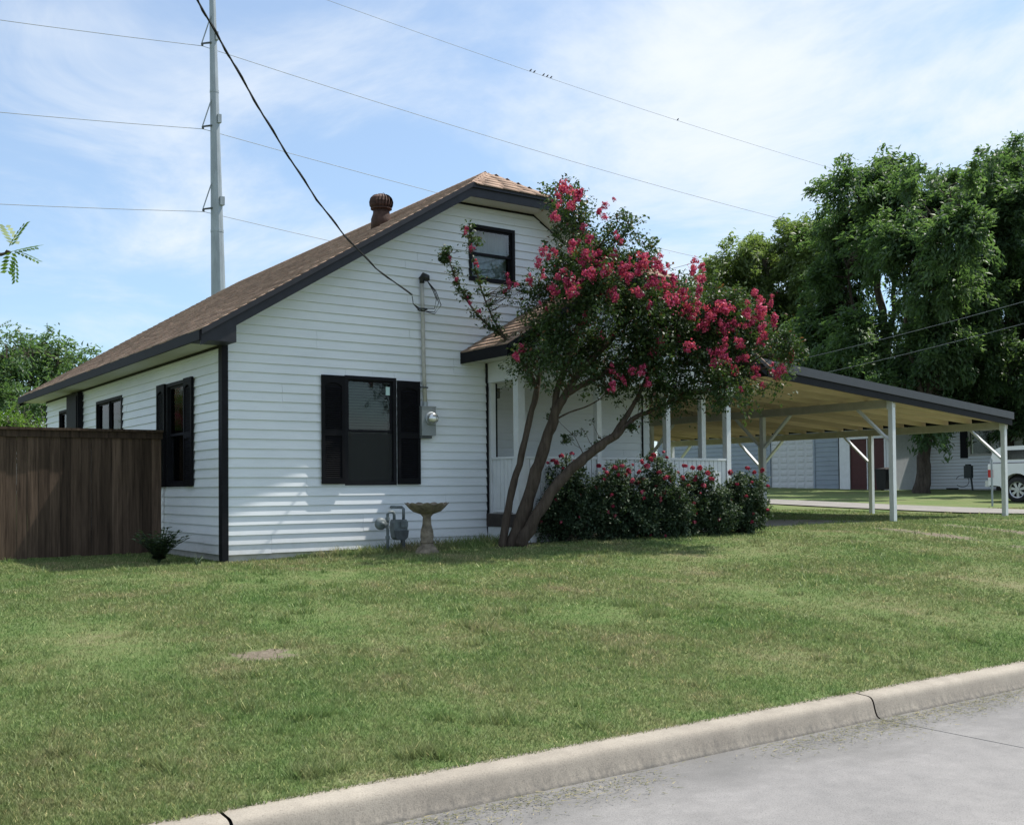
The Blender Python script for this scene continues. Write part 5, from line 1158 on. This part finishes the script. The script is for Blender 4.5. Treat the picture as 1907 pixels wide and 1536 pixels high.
yb = np.array((-4.6, 15.0)); yz = gz(*yb)
yt = thing('backyard_blossom_tree', (yb[0], yb[1], yz), 'pink flowering tree mirrored in the shuttered side window', 'tree')
yl = limb('trunk', [(yb[0], yb[1], yz-0.1), (yb[0]+0.1, yb[1], yz+1.2), (yb[0], yb[1]+0.1, yz+2.6)], [0.09, 0.07, 0.03], M['bark_dark'], yt)
YC = [np.array((yb[0]+dx, yb[1]+dy, yz+dz)) for dx, dy, dz in ((0, 0, 2.4), (0.9, 0.2, 2.1), (-0.9, 0, 2.2), (0.2, 0.8, 2.8), (-0.3, -0.8, 2.6), (0.3, 0, 3.4), (1.2, -0.5, 2.9), (-1.1, 0.5, 3.0))]
_, ycc = leaf_cloud('crown', YC, [(0.8, 0.8, 0.7)]*8, 9000, 0.10, 401, M['leaf_bright'], yt, clumps=14, spread=0.4)
twigs('twigs', yl[4:], ycc, M['bark_dark'], yt, 0.015, 0.004, 402, 60)
for k in range(60):
    c = YC[k % 8]; o = stuff(link('blossom_cluster', BM[k % 7], M['flower'], yt)); o.location = tuple(c+np.array((rnd.uniform(-0.7, 0.7), rnd.uniform(-0.7, 0.7), rnd.uniform(0.1, 0.7)))); o.scale = (1.7,)*3

# ------------------------------------------------------------------ neighbours beyond the carport
def wall_x(x): return lambda u, n, z: (x-n, u, z)
GXp = 38.0
def onx(px, py, xc):
    d = at(px, py, 1.0)-CAM; return CAM+d*((xc-CAM[0])/d[0])
ga, gb_ = onx(1225, 905, GXp), onx(1562, 905, GXp)              # ends along y
gl, gr = ga[1], gb_[1]; gbase = 0.70
gar = thing('metal_garage', (GXp, (gl+gr)/2, gbase), 'blue-grey metal garage with white panelled door seen under the carport', 'garage')
T = wall_x(GXp)
dl, dr = onx(1436, 905, GXp)[1], onx(1516, 905, GXp)[1]; dh = 2.55
b = MB()
for (u0, u1, z0, z1) in sub_rect((gr, gl, gbase-0.3, gbase+3.3), [(dr, dl, gbase-0.3, gbase+dh)]): b.box((u0, -0.12, z0), (u1, 0.0, z1), 0, T)
b.box((gr, -6.0, gbase-0.3), (gr+0.12, -0.121, gbase+3.3), 0, T); b.box((gl-0.12, -6.0, gbase-0.3), (gl, -0.121, gbase+3.3), 0, T)
w = b.build('wall', M['bluewall'], gar)
z = gbase-0.25
while z < gbase+3.2:
    for (u0, u1, q0, q1) in sub_rect((gr, gl, z, z+0.04), [(dr-0.08, dl+0.08, gbase-0.4, gbase+dh+0.08)]):
        b = MB(); b.hexa([T(u0, 0.001, q0), T(u1, 0.001, q0), T(u1, 0.03, q0+0.01), T(u0, 0.03, q0+0.01), T(u0, 0.001, q1), T(u1, 0.001, q1), T(u1, 0.022, q1-0.008), T(u0, 0.022, q1-0.008)]); b.build('rib', M['bluewall'], w)
    z += 0.229
b = MB(); b.box((dr, -0.08, gbase-0.2), (dl, -0.04, gbase+dh), 0, T); dg = b.build('garage_door', M['doorwhite'], gar)
nr_, nc_ = 8, 5; pw, ph = (dl-dr)/nc_, dh/nr_
for i in range(nr_):
    for j in range(nc_):
        b = MB(); u0, u1, z0, z1 = dr+j*pw+0.06, dr+(j+1)*pw-0.06, gbase+i*ph+0.05, gbase+(i+1)*ph-0.05
        b.hexa([T(u0, -0.039, z0), T(u1, -0.039, z0), T(u1, -0.039, z1), T(u0, -0.039, z1), T(u0+0.04, -0.018, z0+0.03), T(u1-0.04, -0.018, z0+0.03), T(u1-0.04, -0.018, z1-0.03), T(u0+0.04, -0.018, z1-0.03)]); b.build('panel', M['doorwhite'], dg)
for (u0, u1) in ((dr-0.10, dr), (dl, dl+0.10)):
    b = MB(); b.box((u0, -0.02, gbase-0.2), (u1, 0.035, gbase+dh), 0, T); b.build('jamb', M['bluewall'], gar)
b = MB(); b.prism([T(gr-0.3, 0.4, gbase+3.25), T(gr-0.3, -6.4, gbase+3.9), T(gr-0.3, -6.4, gbase+4.0), T(gr-0.3, 0.4, gbase+3.35)], np.array(T(gl+0.3, 0, 0))-np.array(T(gr-0.3, 0, 0))); b.build('roof', M['greyroof'], gar)
# small shed with maroon doors
sa, sb_ = onx(1564, 905, 37.4)[1], onx(1664, 905, 37.4)[1]; T = wall_x(37.4); sbz = 0.68
shd = thing('shed', (37.4, (sa+sb_)/2, sbz), 'small shed with maroon double doors between garage and far house', 'shed')
d0, d1 = onx(1648, 905, 37.4)[1], onx(1584, 905, 37.4)[1]
b = MB()
for (u0, u1, z0, z1) in sub_rect((sb_, sa, sbz-0.3, sbz+2.95), [(d0, d1, sbz-0.3, sbz+2.35)]): b.box((u0, -0.1, z0), (u1, 0, z1), 0, T)
b.box((sb_, -3, sbz-0.3), (sb_+0.1, -0.101, sbz+2.95), 0, T); b.build('wall', M['white'], shd)
for (u0, u1) in ((d0, (d0+d1)/2-0.01), ((d0+d1)/2+0.01, d1)):
    b = MB(); b.box((u0, -0.07, sbz-0.1), (u1, -0.03, sbz+2.34), 0, T); dd_ = b.build('door', M['maroon'], shd)
    for q in (0.15, 1.2, 2.15): b = MB(); b.box((u0+0.05, -0.029, sbz+q), (u1-0.05, -0.012, sbz+q+0.10), 0, T); b.build('cross_board', M['maroon'], dd_)
b = MB(); b.box(((d0+d1)/2-0.025, -0.03, sbz-0.08), ((d0+d1)/2+0.025, -0.005, sbz+2.33), 0, T); b.build('meeting_strip', M['white'], shd)
for (u0, u1, z0, z1) in ((d0-0.09, d0, sbz-0.1, sbz+2.35), (d1, d1+0.09, sbz-0.1, sbz+2.35), (d0-0.09, d1+0.09, sbz+2.351, sbz+2.45)):
    b = MB(); b.box((u0, -0.02, z0), (u1, 0.03, z1), 0, T); b.build('door_trim', M['white'], shd)
b = MB(); b.prism([T(sb_-0.2, 0.35, sbz+2.9), T(sb_-0.2, -3.2, sbz+3.3), T(sb_-0.2, -3.2, sbz+3.4), T(sb_-0.2, 0.35, sbz+3.0)], np.array(T(sa+0.2, 0, 0))-np.array(T(sb_-0.2, 0, 0))); b.build('roof', M['greyroof'], shd)
bn = onx(1647, 908, 36.6); bnz = gz(bn[0], bn[1]); bin_ = thing('rubbish_bin', (bn[0], bn[1], bnz), 'black wheeled rubbish bin beside the maroon shed doors', 'bin')
b = MB(); w0, w1 = 0.22, 0.29; b.hexa([(bn[0]-w0, bn[1]-w0, bnz+0.05), (bn[0]+w0, bn[1]-w0, bnz+0.05), (bn[0]+w0, bn[1]+w0, bnz+0.05), (bn[0]-w0, bn[1]+w0, bnz+0.05), (bn[0]-w1, bn[1]-w1, bnz+0.95), (bn[0]+w1, bn[1]-w1, bnz+0.95), (bn[0]+w1, bn[1]+w1, bnz+0.95), (bn[0]-w1, bn[1]+w1, bnz+0.95)]); b.build('body', M['tyre'], bin_)
b = MB(); b.hexa([(bn[0]-0.32, bn[1]-0.31, bnz+0.955), (bn[0]+0.34, bn[1]-0.31, bnz+0.955), (bn[0]+0.34, bn[1]+0.31, bnz+0.955), (bn[0]-0.32, bn[1]+0.31, bnz+0.955), (bn[0]-0.28, bn[1]-0.27, bnz+1.0), (bn[0]+0.30, bn[1]-0.27, bnz+1.06), (bn[0]+0.30, bn[1]+0.27, bnz+1.06), (bn[0]-0.28, bn[1]+0.27, bnz+1.0)]); b.build('lid', M['tyre'], bin_)
for sg in (-1, 1):
    b = MB(); b.tube([(bn[0]+0.2, bn[1]+sg*0.24, bnz+0.1), (bn[0]+0.2, bn[1]+sg*0.28, bnz+0.1)], 0.1, 12); b.build('wheel', M['tyre'], bin_)
# white neighbour house
HX = 40.0; T = wall_x(HX); ha, hbz = onx(1652, 914, HX)[1], 0.52; he = ha-16
nh = thing('far_white_house', (HX, ha-6, hbz), 'low white clapboard house beyond the pecan trunk', 'house')
wy0, wy1 = onx(1848, 830, HX)[1], onx(1806, 830, HX)[1]; wz0, wz1 = onx(1825, 846, HX)[2], onx(1825, 802, HX)[2]
vy0, vy1 = onx(1786, 910, HX)[1], onx(1763, 910, HX)[1]
op = [(wy0, wy1, wz0, wz1)]
b = MB()
for (u0, u1, z0, z1) in sub_rect((he, ha, hbz-0.3, hbz+3.25), op): b.box((u0, -0.12, z0), (u1, 0, z1), 0, T)
b.box((ha-0.12, -9, hbz-0.3), (ha, -0.121, hbz+3.25), 0, T); w = b.build('wall', M['found'], nh)  # grey showing through the course gaps stands in for shade under the laps
b = MB(); z = hbz+0.12
while z < hbz+3.2:
    for (u0, u1, q0, q1) in sub_rect((he, ha, z, z+0.128), op):
        b.hexa([T(u0, 0.001, q0), T(u1, 0.001, q0), T(u1, 0.034, q0), T(u0, 0.034, q0), T(u0, 0.001, q1), T(u1, 0.001, q1), T(u1, 0.004, q1), T(u0, 0.004, q1)])
    z += 0.152
stuff(b.build('siding_courses', M['siding'], w))
b = MB()
for (u0, u1, z0, z1) in ((wy0-0.06, wy0+0.04, wz0-0.06, wz1+0.06), (wy1-0.04, wy1+0.06, wz0-0.06, wz1+0.06), (wy0+0.041, wy1-0.041, wz1-0.03, wz1+0.06), (wy0+0.041, wy1-0.041, wz0-0.06, wz0+0.03)): b.box((u0, -0.05, z0), (u1, 0.05, z1), 0, T)
wn_ = b.build('window', M['conduit'], nh)
b = MB(); b.box((wy0, -0.3, wz0), (wy1, -0.26, wz1), 0, T); b.build('dark_room', M['inside'], wn_)
b = MB(); b.box((wy0+0.04, -0.03, wz0+0.03), (wy1-0.04, -0.025, wz1-0.03), 0, T); b.build('pane', M['glass'], wn_)
b = MB(); b.box((wy1+0.08, 0.021, wz0-0.15), (wy1+0.45, 0.05, wz1+0.1), 0, T); b.build('shutter', M['black'], nh)
b = MB(); b.box((vy0, 0.021, hbz-0.05), (vy1, 0.04, hbz+0.17), 0, T); b.build('foundation_vent', M['lamp'], nh)
b = MB(); b.prism([T(he, 0.5, hbz+3.15), T(he, -4.5, hbz+4.9), T(he, -9.5, hbz+3.15), T(he, -9.5, hbz+3.05), T(he, -4.5, hbz+4.8), T(he, 0.5, hbz+3.05)], np.array(T(ha+0.4, 0, 0))-np.array(T(he, 0, 0))); b.build('roof', M['greyroof'], nh)
# meter pedestal beside that house
pe = onx(1812, 916, 38.6); pz = gz(pe[0], pe[1])
ped = thing('meter_pedestal', (pe[0], pe[1], pz), 'dark utility box on a leaning post before the far white house', 'utility box')
b = MB(); b.beam((pe[0], pe[1], pz-0.1), (pe[0], pe[1]+0.10, pz+0.75), 0.06, 0.06, (1, 0, 0)); b.build('post', M['dkgreen'], ped)
b = MB(); b.box((pe[0]-0.10, pe[1]+0.02, pz+0.55), (pe[0]+0.08, pe[1]+0.36, pz+1.10)); b.box((pe[0]-0.12, pe[1]+0.10, pz+1.101), (pe[0]+0.06, pe[1]+0.28, pz+1.17)); b.build('box', M['dkgreen'], ped)
b = MB(); b.tube([np.array((pe[0], pe[1]+0.5+0.32*math.cos(a), pz+0.42+0.26*math.sin(a))) for a in np.linspace(0.4, 5.6, 18)], 0.014, 5); b.build('hose_loop', M['dkgreen'], ped)
# slim steel post by the truck
q = at(1848, 935, 31); b = MB(); b.tube([(q[0], q[1], gz(q[0], q[1])-0.1), (q[0], q[1], gz(q[0], q[1])+1.35)], 0.028, 8); b.tube([(q[0], q[1], gz(q[0], q[1])+1.35), (q[0], q[1], gz(q[0], q[1])+1.40)], [0.036, 0.02], 8); tag(b.build('steel_post', M['galv']), 'slim grey steel post standing by the pickup tail light', 'post')

# ------------------------------------------------------------------ white pickup with canopy (rear end in view)
TX = 27.4; wy = onx(1893, 905, TX)[1]; tg = gz(TX, wy); ry = onx(1840, 870, TX)[1]
tr = thing('pickup_truck', (TX, wy, tg), 'white pickup with canopy parked at the right edge', 'pickup')
T = lambda u, n, z: (TX-n, wy-u, tg+z)                         # u forward along -y, n outward to the viewer
ub = -(ry-wy)                                                  # rear end (negative)
def side(prof, n0, n1, name, mat, parent=tr):
    b = MB(); b.prism([T(u, n0, z) for u, z in prof], np.array(T(0, n1, 0))-np.array(T(0, n0, 0))); return b.build(name, mat, parent)
arch = [(0.50*math.cos(a), 0.42+0.50*math.sin(a)) for a in np.linspace(math.pi, 0, 13)]
body = [(ub, 0.55)]+[(-0.56, 0.52)]+[(x, max(z, 0.45)) for x, z in arch]+[(0.56, 0.50), (2.9, 0.48), (4.4, 0.55), (4.4, 1.08), (3.2, 1.18), (2.2, 1.22), (0.8, 1.24), (ub, 1.24)]
side(body, 0.0, -1.9, 'body', M['truck'])
side([(ub+0.02, 1.26), (0.9, 1.26), (0.9, 1.80), (ub+0.42, 1.78), (ub+0.14, 1.66)], -0.06, -1.84, 'canopy', M['truck'])
side([(ub+0.45, 1.36), (0.75, 1.36), (0.75, 1.66), (ub+0.60, 1.66)], -0.052, -0.06, 'canopy_window', M['carglass'])
side([(0.95, 1.25), (2.6, 1.22), (2.15, 1.78), (1.0, 1.82)], -0.08, -1.82, 'cab', M['truck'])
side([(1.15, 1.29), (2.3, 1.27), (2.02, 1.70), (1.15, 1.73)], -0.070, -0.08, 'cab_window', M['carglass'])
side([(ub-0.14, 0.50), (ub+0.02, 0.50), (ub+0.02, 0.70), (ub-0.14, 0.70)], -0.05, -1.85, 'rear_bumper', M['rim'])
side([(ub+0.0, 1.05), (ub+0.16, 1.05), (ub+0.16, 1.20), (ub, 1.20)], 0.012, -0.2, 'reversing_light', M['clear_lens'])
side([(ub+0.0, 0.80), (ub+0.17, 0.80), (ub+0.17, 1.049), (ub, 1.049)], 0.014, -0.2, 'tail_light', M['red_lens'])
side([(ub+0.0, 0.71), (ub+0.16, 0.71), (ub+0.16, 0.799), (ub, 0.799)], 0.012, -0.2, 'reversing_light', M['clear_lens'])
side([(-1.0, 1.245), (0.9, 1.245), (0.9, 1.262), (ub, 1.262), (ub, 1.245)], -0.01, -1.88, 'seal_strip', M['tyre'])
def wheel(u, n):
    c = np.array(T(u, n, 0.40)); b = MB()
    pr = [(0.25, 0.10), (0.37, 0.11), (0.40, 0.08), (0.405, -0.08), (0.37, -0.11), (0.25, -0.10)]
    i = 0; N_ = 28
    for (r, d) in pr:
        for q in range(N_): a = 2*math.pi*q/N_; b.v.append((c[0]-d, c[1]+r*math.cos(a), c[2]+r*math.sin(a)))
    for j in range(len(pr)-1):
        for q in range(N_): q2 = (q+1) % N_; b.f.append((j*N_+q, j*N_+q2, (j+1)*N_+q2, (j+1)*N_+q)); b.m.append(0)
    ty = b.build('wheel', M['tyre'], tr, True)
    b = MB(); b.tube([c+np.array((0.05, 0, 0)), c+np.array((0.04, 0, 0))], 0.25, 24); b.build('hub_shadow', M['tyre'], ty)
    b = MB()
    for k in range(7):
        a = 2*math.pi*k/7+0.2; e = np.array((0, math.cos(a), math.sin(a))); o_ = np.array((-0.075, 0, 0)); s_ = np.array((0, -math.sin(a), math.cos(a)))
        b.hexa([c+o_+e*0.05-s_*0.03, c+o_+e*0.24-s_*0.05, c+o_+e*0.24+s_*0.05, c+o_+e*0.05+s_*0.03, c+e*0.05-s_*0.03, c+e*0.24-s_*0.05, c+e*0.24+s_*0.05, c+e*0.05+s_*0.03])
    b.tube([c+np.array((-0.09, 0, 0)), c+np.array((-0.02, 0, 0))], 0.065, 14)
    for q in range(28):
        a0, a1 = 2*math.pi*q/28, 2*math.pi*(q+1)/28
        f_ = lambda r, d, a: c+np.array((-d, r*math.cos(a), r*math.sin(a)))
        b.poly([f_(0.23, 0.085, a0), f_(0.23, 0.085, a1), f_(0.262, 0.105, a1), f_(0.262, 0.105, a0)])
    b.build('rim', M['rim'], ty)
for u in (0.0, 3.55):
    for n in (-0.14, -1.76): wheel(u, n)
b = MB(); b.box((-0.6, -1.5, 0.42), (0.6, -0.25, 0.9), 0, T); b.build('wheel_well', M['tyre'], tr)
